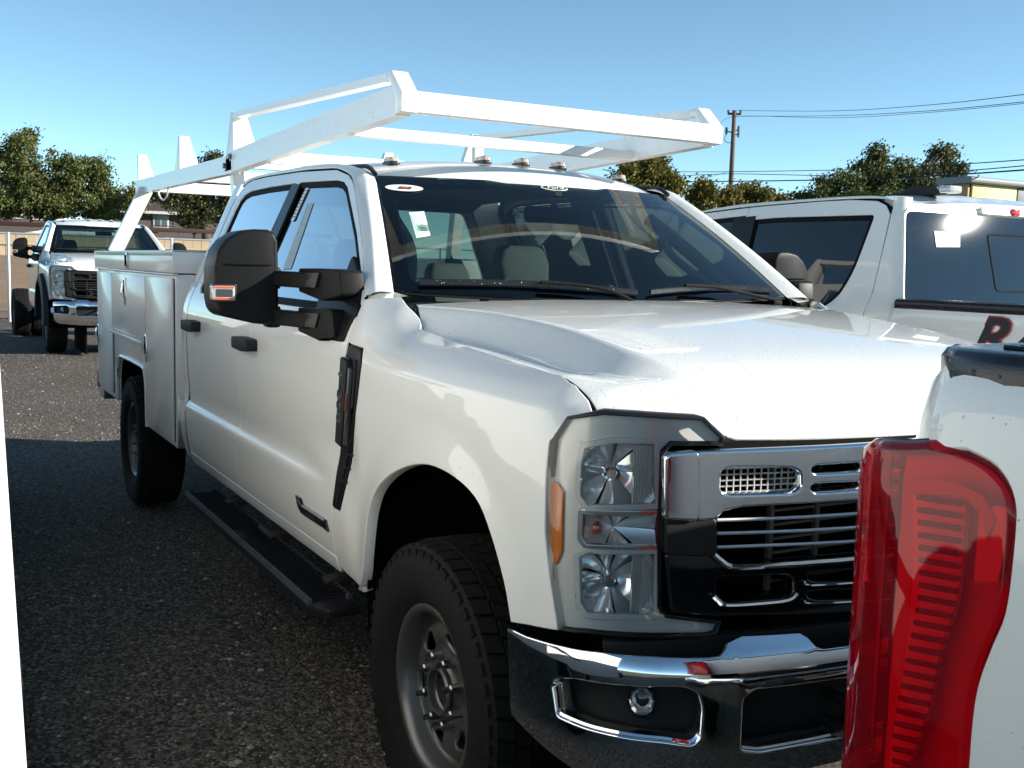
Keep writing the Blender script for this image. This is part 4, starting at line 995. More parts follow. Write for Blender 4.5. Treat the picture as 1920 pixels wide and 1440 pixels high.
# ------------------------------------------------------------------ service body and ladder rack
def service_body(root):
    P = MT['body_paint']; yo = .985
    sb = None
    x1, x0 = -3.11, -5.85
    prof = [(x1,.60),(x1,1.512),(x0,1.512),(x0,.63),(-4.985,.63),(-4.985,.79),(-4.93,.90),(-4.83,.945),(-4.08,.945),(-3.99,.915),(-3.945,.82),(-3.93,.60)]
    sb = box('service_body', ((x0+x1)/2, 0, .80), (x1-x0-.02, 1.12, .06), P, root, bev=.004)
    for sg in (-1, 1):
        f = lambda u, v, w_: (u, sg*w_, v)
        c = prism('tool_compartment', prof, f, .555, yo, P, sb, bev=.004)
        lid = box('compartment_lid', ((x0+x1)/2, sg*.775, 1.574), (x1-x0+.02, .462, .112), P, sb, bev=.006)
        box('lid_plate', ((x0+x1)/2-.0, sg*.775, 1.634), (x1-x0+.014, .456, .008), MT['alu_plate'], sb, bev=.002)
        tr = [((x1-.02-k*.0245, sg*1.0065, 1.6235+(.004 if k % 2 else -.004)), (.014, .004, .0035), Matrix.Rotation(R(35 if k % 2 else -35), 3, 'Y')) for k in range(int((x1-x0-.04)/.0245))]
        tag(boxes('plate_tread', tr, MT['alu_plate'], sb, bev=0), kind='stuff')
        box('lid_edge', ((x0+x1)/2, sg*1.004, 1.622), (x1-x0+.012, .006, .028), MT['alu_plate'], sb, bev=.001)
        box('drip_rail', ((x0+x1)/2-.01, sg*.994, 1.511), (x1-x0+.05, .034, .009), P, sb, bev=.002)
        # doors standing a little proud, with seams around them
        D = [('compartment_door', [(-3.165,.635),(-3.165,1.490),(-3.905,1.490),(-3.905,1.00),(-3.925,.93),(-3.915,.635)]),
             ('compartment_door', [(-3.925,1.105),(-3.925,1.490),(-5.135,1.490),(-5.135,1.105)]),
             ('compartment_door', [(-5.15,.665),(-5.15,1.490),(-5.80,1.490),(-5.80,.665)])]
        ds = [prism(nm, poly, f, yo+.001, yo+.013, P, sb, bev=.004) for nm, poly in D]
        for x, za, zb in ((-3.912, 1.0, 1.49), (-5.1425, .66, 1.49), (-3.155, .63, 1.49)):
            box('door_seam', (x, sg*(yo+.001), (za+zb)/2), (.014, .004, zb-za), MT['dark_void'], sb, bev=0)
        box('door_ledge', (-4.53, sg*(yo+.016), 1.093), (1.235, .030, .020), P, sb, bev=.003)
        # wheel opening trim
        ring = [(-4.985,.63),(-4.985,.79),(-4.93,.90),(-4.83,.945),(-4.08,.945),(-3.99,.915),(-3.945,.82),(-3.93,.60)]
        tube('arch_trim', [f(u, v, yo+.004) for u, v in crom(ring, 2)], .012, P, sb, n=6)
        prism('wheel_housing', inset(ring+[], .0) , f, .50, .56, MT['dark_void'], sb, bev=0)
        rr = [[f(u, v-.004, w_) for u, v in ring] for w_ in (.56, .965)]
        loft('housing_liner', rr, MT['dark_void'], sb)
        # latches
        for px, py, hh, d in ((278, 650, .15, 0), (238, 545, .16, 1), (187, 625, .14, 2)):
            q = onp(px, py, 'y', -yo); zc = q.z; xc = q.x if d != 2 else -5.76
            l = prism('latch', rpoly([(-.034,-hh/2+.03),(-.030,hh/2),(.030,hh/2),(.034,-hh/2+.03),(.0,-hh/2-.02)], .012), lambda u, v, w_: (xc+u, sg*(yo+w_), zc+v), .012, .019, MT['chrome'], ds[d], bev=.002)
            prism('latch_pocket', rpoly([(-.022,-hh/2+.035),(-.020,hh/2-.012),(.020,hh/2-.012),(.022,-hh/2+.035)], .008), lambda u, v, w_: (xc+u, sg*(yo+w_), zc+v), .0185, .0205, MT['dark_void'], l, bev=0)
            tube('latch_handle', [(xc, sg*(yo+.024), zc+hh*.34), (xc, sg*(yo+.032), zc), (xc, sg*(yo+.026), zc-hh*.2)], .007, MT['chrome'], l, n=6)
        q = onp(241, 490, 'y', -1.0); l = box('latch', (q.x, sg*1.010, 1.575), (.05, .012, .10), MT['chrome_dull'], lid, bev=.003)
        box('latch_handle', (q.x, sg*1.018, 1.575), (.022, .012, .07), MT['dark_void'], l, bev=.003)
        # tread plate stone guard on the front face
        g = box('stone_guard', (x1+.004, sg*.83, .735), (.006, .305, .27), MT['alu_plate'], sb, bev=.001)
        L = []
        for i in range(9):
            for j in range(9):
                if (i+j) % 2 == 0: L.append(((x1+.009, sg*(.70+.033*i), .62+.030*j), (.005, .026, .006), Matrix.Rotation(R(40 if i % 2 else -40), 3, 'X')))
        tag(boxes('guard_tread', L, MT['alu'], g, bev=0), kind='stuff')
        tl = box('tail_lamp', (x0-.035, sg*.955, .70), (.07, .08, .15), MT['red_lens'], sb, bev=.008)
    box('tailgate', (x0+.02, 0, 1.10), (.04, 1.10, .56), P, sb, bev=.004)
    box('rear_bumper', (x0-.15, 0, .62), (.26, 1.90, .18), MT['alu_plate'], sb, bev=.01)
def ladder_rack(root):
    Rk = MT['rack_paint']; r = lambda w_, h: [(-w_/2,-h/2),(w_/2,-h/2),(w_/2,h/2),(-w_/2,h/2)]
    base = box('ladder_rack', (-.872, 0, 2.150), (.052, 1.30, .074), Rk, root, bev=.006)
    for sg in (-1, 1):
        y = sg*.692
        tube('side_rail', [(-5.78, sg*.700, 2.112), (-3.02, sg*.700, 2.088)], 0, Rk, base, prof=r(.048, .094))
        tube('front_rail', [(-3.06, sg*.698, 2.100), (-.90, sg*.674, 2.157)], 0, Rk, base, prof=r(.052, .105))
        tube('upper_rail', [(-3.03, sg*.698, 2.335), (-.985, sg*.674, 2.245)], 0, Rk, base, prof=r(.050, .030))
        # front corner: upright that leans forward
        prism('corner_post', [(-.905,2.108),(-.846,2.112),(-.842,2.178),(-.935,2.262),(-.99,2.258),(-.985,2.232),(-.955,2.228),(-.905,2.18)], lambda u, v, w_: (u, sg*w_, v), .640, .703, Rk, base, bev=.004)
        # upright with gusset where the front section begins
        prism('gusset', [(-3.16,2.055),(-2.985,2.055),(-2.985,2.352),(-3.03,2.352),(-3.115,2.165)], lambda u, v, w_: (u, sg*w_, v), .670, .724, Rk, base, bev=.003)
        for bz, bx in ((2.085, -3.13), (2.125, -3.03)):
            lathe('bolt', [(.0,.018),(.014,.018),(.014,.004),(.022,.003),(.022,-.004)], lambda a, b, c: (bx+a, sg*(.724+c), bz+b), MT['nut'], base, n=8)
        # tapered uprights standing on the cross bars
        for x in (-5.74, -4.33, -3.02):
            prism('stake', [(.714,2.10),(.714,2.352),(.655,2.352),(.600,2.185),(.56,2.155),(.56,2.10)], lambda u, v, w_: (x+w_, sg*u, v), -.022, .022, Rk, base, bev=.003)
            if x > -5: prism('stake_brace', [(x-.12,2.14),(x+.01,2.14),(x+.01,2.35)], lambda u, v, w_: (u, sg*w_, v), .700, .716, Rk, base, bev=.002)
        # legs down to the body
        tube('rack_leg', [(-5.58, sg*.905, 1.630), (-5.50, sg*.700, 2.085)], 0, Rk, base, prof=r(.095, .055), up=(1, 0, 0))
        tube('rack_leg', [(-3.16, sg*.62, 1.60), (-3.16, sg*.66, 2.06)], 0, Rk, base, prof=r(.06, .07), up=(1, 0, 0))
    for x, z, h in ((-5.74, 2.125, .080), (-4.33, 2.118, .080), (-3.02, 2.110, .080), (-2.50, 2.085, .060), (-1.42, 2.105, .042)):
        box('cross_bar', (x, 0, z), (.05, 1.352, h), Rk, base, bev=.004)
    # wire loop hanging from the rail
    c = [Vector((-5.05, -.70, 2.065)), Vector((-5.02, -.70, 2.02)), Vector((-4.9, -.70, 1.985)), Vector((-4.78, -.70, 2.0)), Vector((-4.72, -.70, 2.06))]
    tube('wire_loop', crom(c, 4), .006, MT['sticker'], base, n=6)
# ------------------------------------------------------------------ pickup bed
BED = Plan([(0,5.555),(.5,5.55),(.78,5.535),(.87,5.515),(.93,5.48),(.97,5.425),(.988,5.36),(.996,5.28),(1.0,5.15),(1.003,4.8),(1.003,4.2),(1.003,3.6),(1.0,3.06)])
_bz = Spl([(.55,-.035),(.65,-.010),(.80,0),(1.20,0),(1.30,-.002),(1.36,-.004),(1.42,-.014),(1.46,-.028),(1.485,-.045)])
def bed(off=0.0, mul=1.0, length=0.0):
    def f(q, z):
        y, x, ny, nx = BED.at(q); o = off+_bz(z)
        return (-(x+nx*o)-length, y+ny*o, z)
    return f
def qx(x):   # arc length at which the bed side reaches a given local x
    lo, hi = .5, BED.s[-1]
    for _ in range(50):
        m = (lo+hi)/2
        if -BED.at(m)[1] < x: lo = m
        else: hi = m
    return lo
LMP = Plan([(0,5.64),(.5,5.638),(.78,5.625),(.87,5.605),(.93,5.57),(.97,5.515),(.988,5.45),(.997,5.36),(1.004,5.20),(1.006,4.8),(1.006,4.2)])
def lampf(off=0.0):
    def f(q, z):
        y, x, ny, nx = LMP.at(q); o = off-.012*sstep(1.30, 1.40, z); return (-(x+nx*o), y+ny*o, z)
    return f
FGX = 7.045
def pickup_bed(root, lod, lamp=True, wx=-4.57):
    P = MT['paint']; e = qx(-3.08); b0 = bed()
    wd = lambda g: (lambda q, z: (lambda p: (p[0]+FGX, p[1], p[2]))(g(q, z)))
    fw = lambda off: wd(lampf(off)); fb = wd(bed())
    LP = [(1690,834),(1738,832),(1800,848),(1858,882),(1893,950),(1889,1060),(1876,1150),(1852,1210),(1828,1275),(1816,1340),(1808,1440)]
    lam = [PX(fw(0), px_, py_, -1.25, 1.2) for px_, py_ in LP]; lam = [lam[0]]+[tuple(p) for p in crom(lam[1:], 4)]; bl_ = [tuple(p) for p in crom([PX(fb, px_, py_, -1.22, 1.2) for px_, py_ in LP[2:]], 4)]
    qa = lam[-1][0]; inner = .80; zt = lam[0][1]-.012
    lampo = rpoly([(-inner, zt-.03), (-.90, zt-.008), (lam[0][0], lam[0][1])]+lam[1:]+[(qa,.80),(-.90,.795),(-inner,.80)], .010)
    wq = [qx(wx+.47*math.cos(a)) for a in [math.pi*k/12 for k in range(13)]]
    for sg in (-1, 1):
        K = (lambda L: L) if sg < 0 else flip2
        arch = [(-qx(wx+.49*math.cos(math.pi*k/14)), .62+.42*math.sin(math.pi*k/14)) for k in range(15)]  # front to rear
        cut = [(p[0]-.008, p[1]+(.010 if i < 10 else .0)) for i, p in enumerate(bl_)]
        qb = cut[-1][0]
        ol = [(-e,.60),(-e,1.478),(-inner-.005,1.478),(-inner-.005,zt-.012),(-.90,zt+.008),(-1.02,zt+.016)]+cut+[(qb,.785),(-inner-.005,.78),(-inner-.005,.66),(-qx(-5.1),.62)]+arch[::-1]
        bd = panel('bed_side', K(ol), b0, P, root, (0, sg, 0), res=.05 if not lod else .09, thick=.03, rad=.006)
        panel('bed_inner', [(K([(-e+.02,1.0)])[0]), K([(-e+.02,1.46)])[0], K([(-.75,1.46)])[0], K([(-.75,1.0)])[0]], bed(-.10), P, bd, (0, -sg, 0), res=.12, thick=.006)
        # moulded rail cap
        cap = []
        for q in [-.86]+[-lerp(.90, e, t) for t in [k/22 for k in range(23)]]:
            p = Vector(b0(q*(1 if sg < 0 else -1), 1.478)); y, x, ny, nx = BED.at(q*(1 if sg < 0 else -1)); n = Vector((-nx, ny, 0))
            prof = [(.002,-.030),(.011,-.024),(.012,.004),(.004,.016),(-.012,.020),(-.05,.021),(-.10,.022),(-.16,.020),(-.17,-.02)]
            cap.append([tuple(p+n*a+Vector((0, 0, c))) for a, c in prof])
        loft('rail_cap', cap, MT['cap_wet'], bd, sharp=50, cap=False)
        if lamp and not lod:
            for k, off in enumerate((-.035, -.062, -.08)):
                rows = [bed(off)(q*(1 if sg < 0 else -1), 1.5005) for q in [-lerp(1.05, e-.1, t/10) for t in range(11)]]
                tube('cap_groove', rows, .0045, MT['cap_wet'], bd, n=6)
        # tail lamp
        if lamp:
            tl = panel('tail_lamp', inset(K(lampo), .010), lampf(.002), MT['red_glass'], root, (0, sg, 0), res=.03, thick=.11, rad=.018)
            panel('lamp_back', inset(K(lampo), .004), lampf(-.060), MT['lamp_red_back'], tl, (0, sg, 0), res=.06, thick=.01)
            panel('lamp_gasket', inset(K(lampo), -.005), lampf(-.016), MT['black_trim'], tl, (0, sg, 0), res=.05, thick=.04, rad=.003, holes=[inset(K(lampo), .006)])
            fwi = fw(-.03)
            for px, m, off in (([(1700,895),(1790,905),(1840,930),(1862,975),(1850,1010),(1838,960),(1810,935),(1790,928),(1712,925)], 'lamp_grey', -.030),
                               ([(1838,960),(1868,950),(1886,955),(1882,1020),(1868,1090),(1826,1090)], 'lamp_bright', -.034),
                               ([(1712,925),(1790,930),(1808,950),(1802,1060),(1790,1130),(1760,1220),(1738,1330),(1700,1438),(1664,1438),(1690,1300),(1705,1180),(1712,1050)], 'lamp_mid', -.042)):
                q = [PX(fw(off), p_[0], p_[1], -1.22, 1.1) for p_ in px]
                panel('lamp_chamber', K(q), lampf(off), MT[m], tl, (0, sg, 0), res=.04, thick=.006, rad=.002)
            if not lod:
                for k in range(22):
                    t = k/21; ya = lerp(938, 1432, t)
                    cx = lerp(1762, 1700, sstep(.25, 1, t)); hw = lerp(40, 24, t)
                    q = [PX(fw(-.034), p_[0], p_[1], -1.22, 1.1) for p_ in [(cx-hw, ya-6), (cx+hw, ya+6)]]
                    tube('lamp_rib', [lampf(-.034)(u*(1 if sg < 0 else -1), v) for u, v in ((lerp(q[0][0], q[1][0], j/4), lerp(q[0][1], q[1][1], j/4)) for j in range(5))], .0045, MT['lamp_rib'], tl, n=5)
        rows = []
        for k in range(21):
            a = math.pi*k/20; rows.append([(wx+.50*math.cos(a), sg*y_, .60+.46*math.sin(a)) for y_ in (.55, .965)])
        loft('wheel_housing', rows, MT['dark_void'], bd)
    tg = panel('tailgate', rpoly([(-.785,.78),(.785,.78),(.785,1.47),(-.785,1.47)], .02), b0, P, root, (-1, 0, 0), res=.1, thick=.06, rad=.008)
    box('tailgate_cap', (-5.50, 0, 1.482), (.09, 1.56, .02), MT['cap_wet'], tg, bev=.005)
    box('tailgate_handle', (-5.555, 0, 1.30), (.02, .26, .09), MT['black_plastic'], tg, bev=.006)
    boxes('bed_floor', [((-4.3, 0, .82), (2.45, 1.84, .05)), ((-3.11, 0, 1.15), (.05, 1.84, .62))], P, root, bev=.004)
    bp = prism('rear_bumper', rpoly([(-.98,-5.40),(-.96,-5.60),(-.60,-5.70),(.60,-5.70),(.96,-5.60),(.98,-5.40)], .03), lambda u, v, w_: (v, u, w_), .52, .68, MT['chrome'], root, bev=.015)
    box('bumper_step', (-5.55, 0, .69), (.20, 1.3, .02), MT['black_plastic'], bp, bev=.005)
mat('cap_wet', (.012, .012, .015), .22, drops=.6, dscale=60, bump=.2, bscale=300)
mat('lamp_red_back', (.60, .10, .10), .45, noise=.2)
mat('lamp_grey', (.62, .50, .47), .3)
mat('lamp_bright', (.95, .75, .70), .3)
mat('lamp_mid', (.85, .60, .60), .3)
mat('lamp_rib', (.10, .02, .02), .3)
# ------------------------------------------------------------------ surroundings: materials
def ground_mat():
    m = bpy.data.materials.new('gravel_lot'); m.use_nodes = True; n = m.node_tree.nodes; L = m.node_tree.links; p = n['Principled BSDF']
    tc = n.new('ShaderNodeTexCoord')
    def vor(sc_, feat='F1'):
        v = n.new('ShaderNodeTexVoronoi'); v.inputs['Scale'].default_value = sc_; v.feature = feat; L.new(tc.outputs['Object'], v.inputs['Vector']); return v
    def noi(sc_, d=4):
        t = n.new('ShaderNodeTexNoise'); t.inputs['Scale'].default_value = sc_; t.inputs['Detail'].default_value = d; L.new(tc.outputs['Object'], t.inputs['Vector']); return t
    v1, v2, n1, n2 = vor(85), vor(210), noi(.35), noi(3.0)
    cr = n.new('ShaderNodeValToRGB'); e = cr.color_ramp; e.elements[0].position = 0; e.elements[0].color = (.045, .036, .029, 1); e.elements[1].position = 1; e.elements[1].color = (.44, .40, .345, 1)
    for pos, c in ((.35, (.082, .065, .052)), (.65, (.185, .16, .132)), (.88, (.28, .25, .21))):
        q = e.elements.new(pos); q.color = (*c, 1)
    s = n.new('ShaderNodeSeparateColor'); L.new(v1.outputs['Color'], s.inputs[0]); L.new(s.outputs[0], cr.inputs[0])
    mx = n.new('ShaderNodeMix'); mx.data_type = 'RGBA'; mx.blend_type = 'MULTIPLY'; mx.inputs[0].default_value = .75
    r2 = n.new('ShaderNodeValToRGB'); r2.color_ramp.elements[0].position = .3; r2.color_ramp.elements[0].color = (.55, .53, .50, 1); r2.color_ramp.elements[1].position = .7; r2.color_ramp.elements[1].color = (1.15, 1.12, 1.08, 1)
    L.new(n1.outputs['Fac'], r2.inputs[0]); L.new(cr.outputs[0], mx.inputs[6]); L.new(r2.outputs[0], mx.inputs[7])
    L.new(mx.outputs[2], p.inputs['Base Color']); p.inputs['Roughness'].default_value = .85; p.inputs['Specular IOR Level'].default_value = .3
    ad = n.new('ShaderNodeMath'); ad.operation = 'ADD'; L.new(v1.outputs['Distance'], ad.inputs[0]); L.new(v2.outputs['Distance'], ad.inputs[1])
    b = n.new('ShaderNodeBump'); b.inputs['Strength'].default_value = 1.0; b.inputs['Distance'].default_value = .012; b.invert = True
    L.new(ad.outputs[0], b.inputs['Height']); L.new(b.outputs[0], p.inputs['Normal']); return m
def island_mat(name, cols, rough=.7, trans=0.0, spec=.3):
    """colour picked per separate piece (leaf, stone)"""
    m = bpy.data.materials.new(name); m.use_nodes = True; n = m.node_tree.nodes; L = m.node_tree.links; p = n['Principled BSDF']
    g = n.new('ShaderNodeNewGeometry'); cr = n.new('ShaderNodeValToRGB'); e = cr.color_ramp
    e.elements[0].position = 0; e.elements[0].color = (*cols[0], 1); e.elements[1].position = 1; e.elements[1].color = (*cols[-1], 1)
    for i, c in enumerate(cols[1:-1]): q = e.elements.new((i+1)/(len(cols)-1)); q.color = (*c, 1)
    L.new(g.outputs['Random Per Island'], cr.inputs[0]); L.new(cr.outputs[0], p.inputs['Base Color'])
    p.inputs['Roughness'].default_value = rough; p.inputs['Specular IOR Level'].default_value = spec
    if trans:
        t = n.new('ShaderNodeBsdfTranslucent'); mx = n.new('ShaderNodeMixShader'); mx.inputs[0].default_value = trans; L.new(cr.outputs[0], t.inputs[0])
        L.new(p.outputs[0], mx.inputs[1]); L.new(t.outputs[0], mx.inputs[2]); L.new(mx.outputs[0], n['Material Output'].inputs[0])
    return m
mat('dirt', (.20, .135, .080), .95, noise=.35, nscale=1.2, bump=.6, bscale=8)
mat('bark', (.085, .062, .045), .9, noise=.3, nscale=12, bump=.5, bscale=30)
mat('pole_wood', (.12, .085, .06), .85, noise=.25, nscale=6)
mat('galv', (.50, .52, .53), .4, .7, noise=.08)
mat('plank', (.42, .31, .19), .85, noise=.2, nscale=5)
mat('house_wall', (.085, .070, .060), .9, noise=.12, nscale=2)  # darkened so the colour carries the tree shade over the houses
mat('house_trim', (.42, .42, .40), .7)
mat('roof_shingle', (.055, .042, .040), .9, noise=.3, nscale=4)
mat('window_dark', (.05, .06, .07), .15, coat=.5)
mat('rust_red', (.035, .012, .010), .7, noise=.2, nscale=3)
mat('grey_fascia', (.20, .22, .24), .6, noise=.1)
mat('yellow_panel', (.78, .62, .22), .6, noise=.05)
mat('tan_panel', (.45, .27, .14), .7, noise=.1)
mat('post_white', (.83, .83, .80), .45, noise=.03)
mat('wire_black', (.015, .015, .016), .6)
mat('insul', (.10, .10, .11), .4)
# ------------------------------------------------------------------ ground
def gz(x, y):
    """lot is nearly level; the ground climbs behind the fence"""
    return .10*sstep(-9, -15, x)+1.5*sstep(-25.5, -36, x)
GM = ground_mat()
xs = [-200, -120, -80, -60, -50, -44, -40, -38, -36, -34, -32, -30, -28, -26, -25.5, -24, -20, -16, -14.5, -13, -12, -11, -10, -9, -5, -2, 4, 10, 30, 80, 200]
ys = [-200, -60, -20, -6, 0, 6, 14, 22, 30, 40, 60, 120, 200]
V = [(x, y, gz(x, y)) for x in xs for y in ys]; ny = len(ys); F = []; 
for i in range(len(xs)-1):
    for j in range(ny-1): F.append([i*ny+j, (i+1)*ny+j, (i+1)*ny+j+1, i*ny+j+1])
g = mesh('ground', V, F, GM, None, smooth=True); g['kind'] = 'structure'
mesh_d = []
xd = [-25.2, -26.5, -28, -30, -32, -34, -36, -38, -41]; yd = [-40+2.0*k for k in range(46)]
V = [(x+rnd.uniform(-.3, .3)*(0 if i in (0, 8) else 1), y, gz(x, y)+.02+rnd.uniform(0, .10)*(0 if i == 0 else 1)) for i, x in enumerate(xd) for y in yd]; n_ = len(yd); F = []
for i in range(len(xd)-1):
    for j in range(n_-1): F.append([i*n_+j, i*n_+j+1, (i+1)*n_+j+1, (i+1)*n_+j][::-1])
d_ = mesh('dirt_bank', V, F, MT['dirt'], None, smooth=True); d_['kind'] = 'structure'
f_ = mesh('bounce_field', [(-60, -14, .03), (30, -14, .03), (30, -90, .03), (-60, -90, .03)], [[3, 2, 1, 0]], mat('bounce_tan', (.42, .34, .22), .95, noise=.3, nscale=.8)); f_['kind'] = 'structure'  # unseen pale ground added to bounce warm sunlight onto the truck side
# loose stones on the lot, denser and finer than one could count
def stones(name, n, region, r0, r1, m):
    V = []; F = []
    base = [(1,0,0),(-1,0,0),(0,1,0),(0,-1,0),(0,0,1),(0,0,-.3)]
    tri = [(0,2,4),(2,1,4),(1,3,4),(3,0,4)]
    for _ in range(n):
        x, y = region(); r = r0+(r1-r0)*rnd.random()**3; a = rnd.uniform(0, 6.28); b = len(V); ex, ey, ez = rnd.uniform(.6, 1.3), rnd.uniform(.6, 1.2), rnd.uniform(.35, .8)
        for p in base:
            q = (p[0]*ex*r*rnd.uniform(.7, 1.2), p[1]*ey*r*rnd.uniform(.7, 1.2), p[2]*ez*r)
            V.append((x+q[0]*math.cos(a)-q[1]*math.sin(a), y+q[0]*math.sin(a)+q[1]*math.cos(a), gz(x, y)+max(-.002, q[2])))
        F += [tuple(b+k for k in t) for t in tri]
    return tag(mesh(name, V, F, m), kind='stuff')
def reg_near():
    while True:
        d = 2.0+9*rnd.random()**1.6; a = math.pi-(.51-.56*rnd.random())-0.0
        a = math.pi+rnd.uniform(-.60, .12); x = CAMP.x+d*math.cos(a); y = CAMP.y+d*math.sin(a)
        return x, y
def reg_far():
    return rnd.uniform(-17, -6), rnd.uniform(-4, 3)
SM = island_mat('stones', [(.06,.048,.038),(.11,.09,.072),(.16,.135,.112),(.12,.09,.07),(.20,.17,.14),(.09,.072,.056),(.13,.108,.088),(.42,.38,.32)], .8)
stones('gravel', 22000, reg_near, .004, .017, SM)
stones('gravel_beyond', 14000, reg_far, .006, .022, SM)
# ------------------------------------------------------------------ trucks
def truck(name, kind, lod, label, loc, rz=0, scale=1.0, group=None):
    r = empty(name, loc, rz, scale); build_cab(r, kind, lod); mirrors(r, kind, lod); tag(r, label, 'truck', group); return r
root = truck('utility_truck', 'utility', 0, 'white crew cab utility truck with service body and overhead ladder rack', (0, 0, 0))
wipers(root); stickers(root); running_boards(root); side_badges(root); service_body(root); ladder_rack(root)
for sg in (-1, 1): wheel(root, .02, sg); wheel(root, -4.57, sg)
fg = truck('pickup_truck', 'pickup', 2, 'white pickup truck with tall red tail lamp and wet black bed rail', (FGX, 0, 0))
pickup_bed(fg, 0)
for sg in (-1, 1): wheel(fg, .02, sg, lod=1); wheel(fg, -4.57, sg, lod=1)
# truck nose-in beside the utility truck, its tail towards the lot
RX, RY, RROT = -3.985, 2.855, math.pi-R(.86)
rm = truck('pickup_truck', 'ram', 2, 'white crew cab pickup with dark tinted windows and black bed rail', (RX, RY, 0), RROT)
pickup_bed(rm, 1, lamp=False, wx=-4.30)
for sg in (-1, 1): wheel(rm, .02, sg, lod=1); wheel(rm, -4.30, sg, lod=1)
# a bare chassis cab beyond
bgp = onp(100, 656, 'z', 0.0)
bgt = truck('chassis_truck', 'chassis', 1, 'white regular cab chassis truck with bare dual rear wheels and chrome bumper', (-15.5, .60, .10), R(.5), 1.05)
wipers(bgt)
for sg in (-1, 1): wheel(bgt, .02, sg, lod=1); wheel(bgt, -3.75, sg, yc=.97, lod=1, dual=True)
# RAM details
def ram_details(rm):
    bs = bed(.004)
    # decal letters
    W = lambda q, z: (lambda p: (RX-p[0], RY-p[1], p[2]))(bed(.003)(q, z))
    q0, z0 = PX(W, 1846, 597, 2.6, 1.4); 
    def dec(off): return lambda u, v, w_: bed(off+w_)(q0-u, z0-.085+v)
    dd = text('bed_decal', 'RAM', dec(.0045), .235, MT['red_mark'], rm, depth=.0008, shear=.30, sx=1.25, bold=.010, align='LEFT')
    text('decal_fill', 'RAM', dec(.0056), .235, MT['ink'], dd, depth=.0006, shear=.30, sx=1.25, bold=.004, align='LEFT')
    lm = prism('brake_lamp', rpoly([(-.27,1.925),(-.27,1.972),(.27,1.972),(.27,1.925)], .012), lambda u, v, w_: (-2.93-w_+(v-1.95)*.30, u, v), -.03, .035, MT['lamp_pink'], rm, bev=.008)
    prism('lamp_frame', rpoly([(-.285,1.915),(-.285,1.980),(.285,1.980),(.285,1.915)], .012), lambda u, v, w_: (-2.93-w_+(v-1.95)*.30, u, v), -.03, .012, MT['amber_dim'], lm, bev=.006)
    box('cargo_lamp', (-2.968, .02, 1.945), (.02, .06, .035), MT['red_lens'], lm, bev=.006)
    q_ = onp(1752, 357, 'z', 2.045); ax_, ay_ = RX-q_.x, RY-q_.y; print('ANT', ax_, ay_)
    at = prism('roof_antenna', rpoly([(ax_-.10,2.015),(ax_-.08,2.062),(ax_+.06,2.070),(ax_+.22,2.015)], .01), lambda u, v, w_: (u, ay_+w_, v), -.035, .035, MT['black_plastic'], rm, bev=.01)
    box('antenna_lamp', (ax_-.14, ay_, 2.040), (.07, .09, .036), MT['mirror_lamp'], at, bev=.008)
    # slider frame in the back glass
    f = lambda y, z: (-2.945-(1.95-z)*.266-.008, y, z)
    sl_ = rpoly([(-.24,1.54),(.24,1.54),(.24,1.83),(-.24,1.83)], .03)
    panel('slider_frame', sl_, f, MT['matt_black'], rm, (-1, 0, 0), res=.2, thick=.004, rad=.001, holes=[inset(sl_, .006)])
    # paper on the back glass
    W2 = lambda y, z: (lambda p: (RX-p[0]*math.cos(R(.86))+p[1]*-math.sin(R(.86)), RY+p[0]*math.sin(R(.86))-p[1]*math.cos(R(.86)), p[2]))(f(y, z))
    a = [PX(W2, px_, py_, .6, 1.75) for px_, py_ in ((1752,433),(1800,436),(1800,463),(1756,463))]
    panel('window_paper', a, f, MT['sticker'], rm, (-1, 0, 0), res=.1, thick=.001, rad=.0005)
mat('matt_black', (.03, .03, .03), .95, spec=0)
mat('lamp_pink', (.80, .68, .66), .15, coat=1.0)
ram_details(rm)
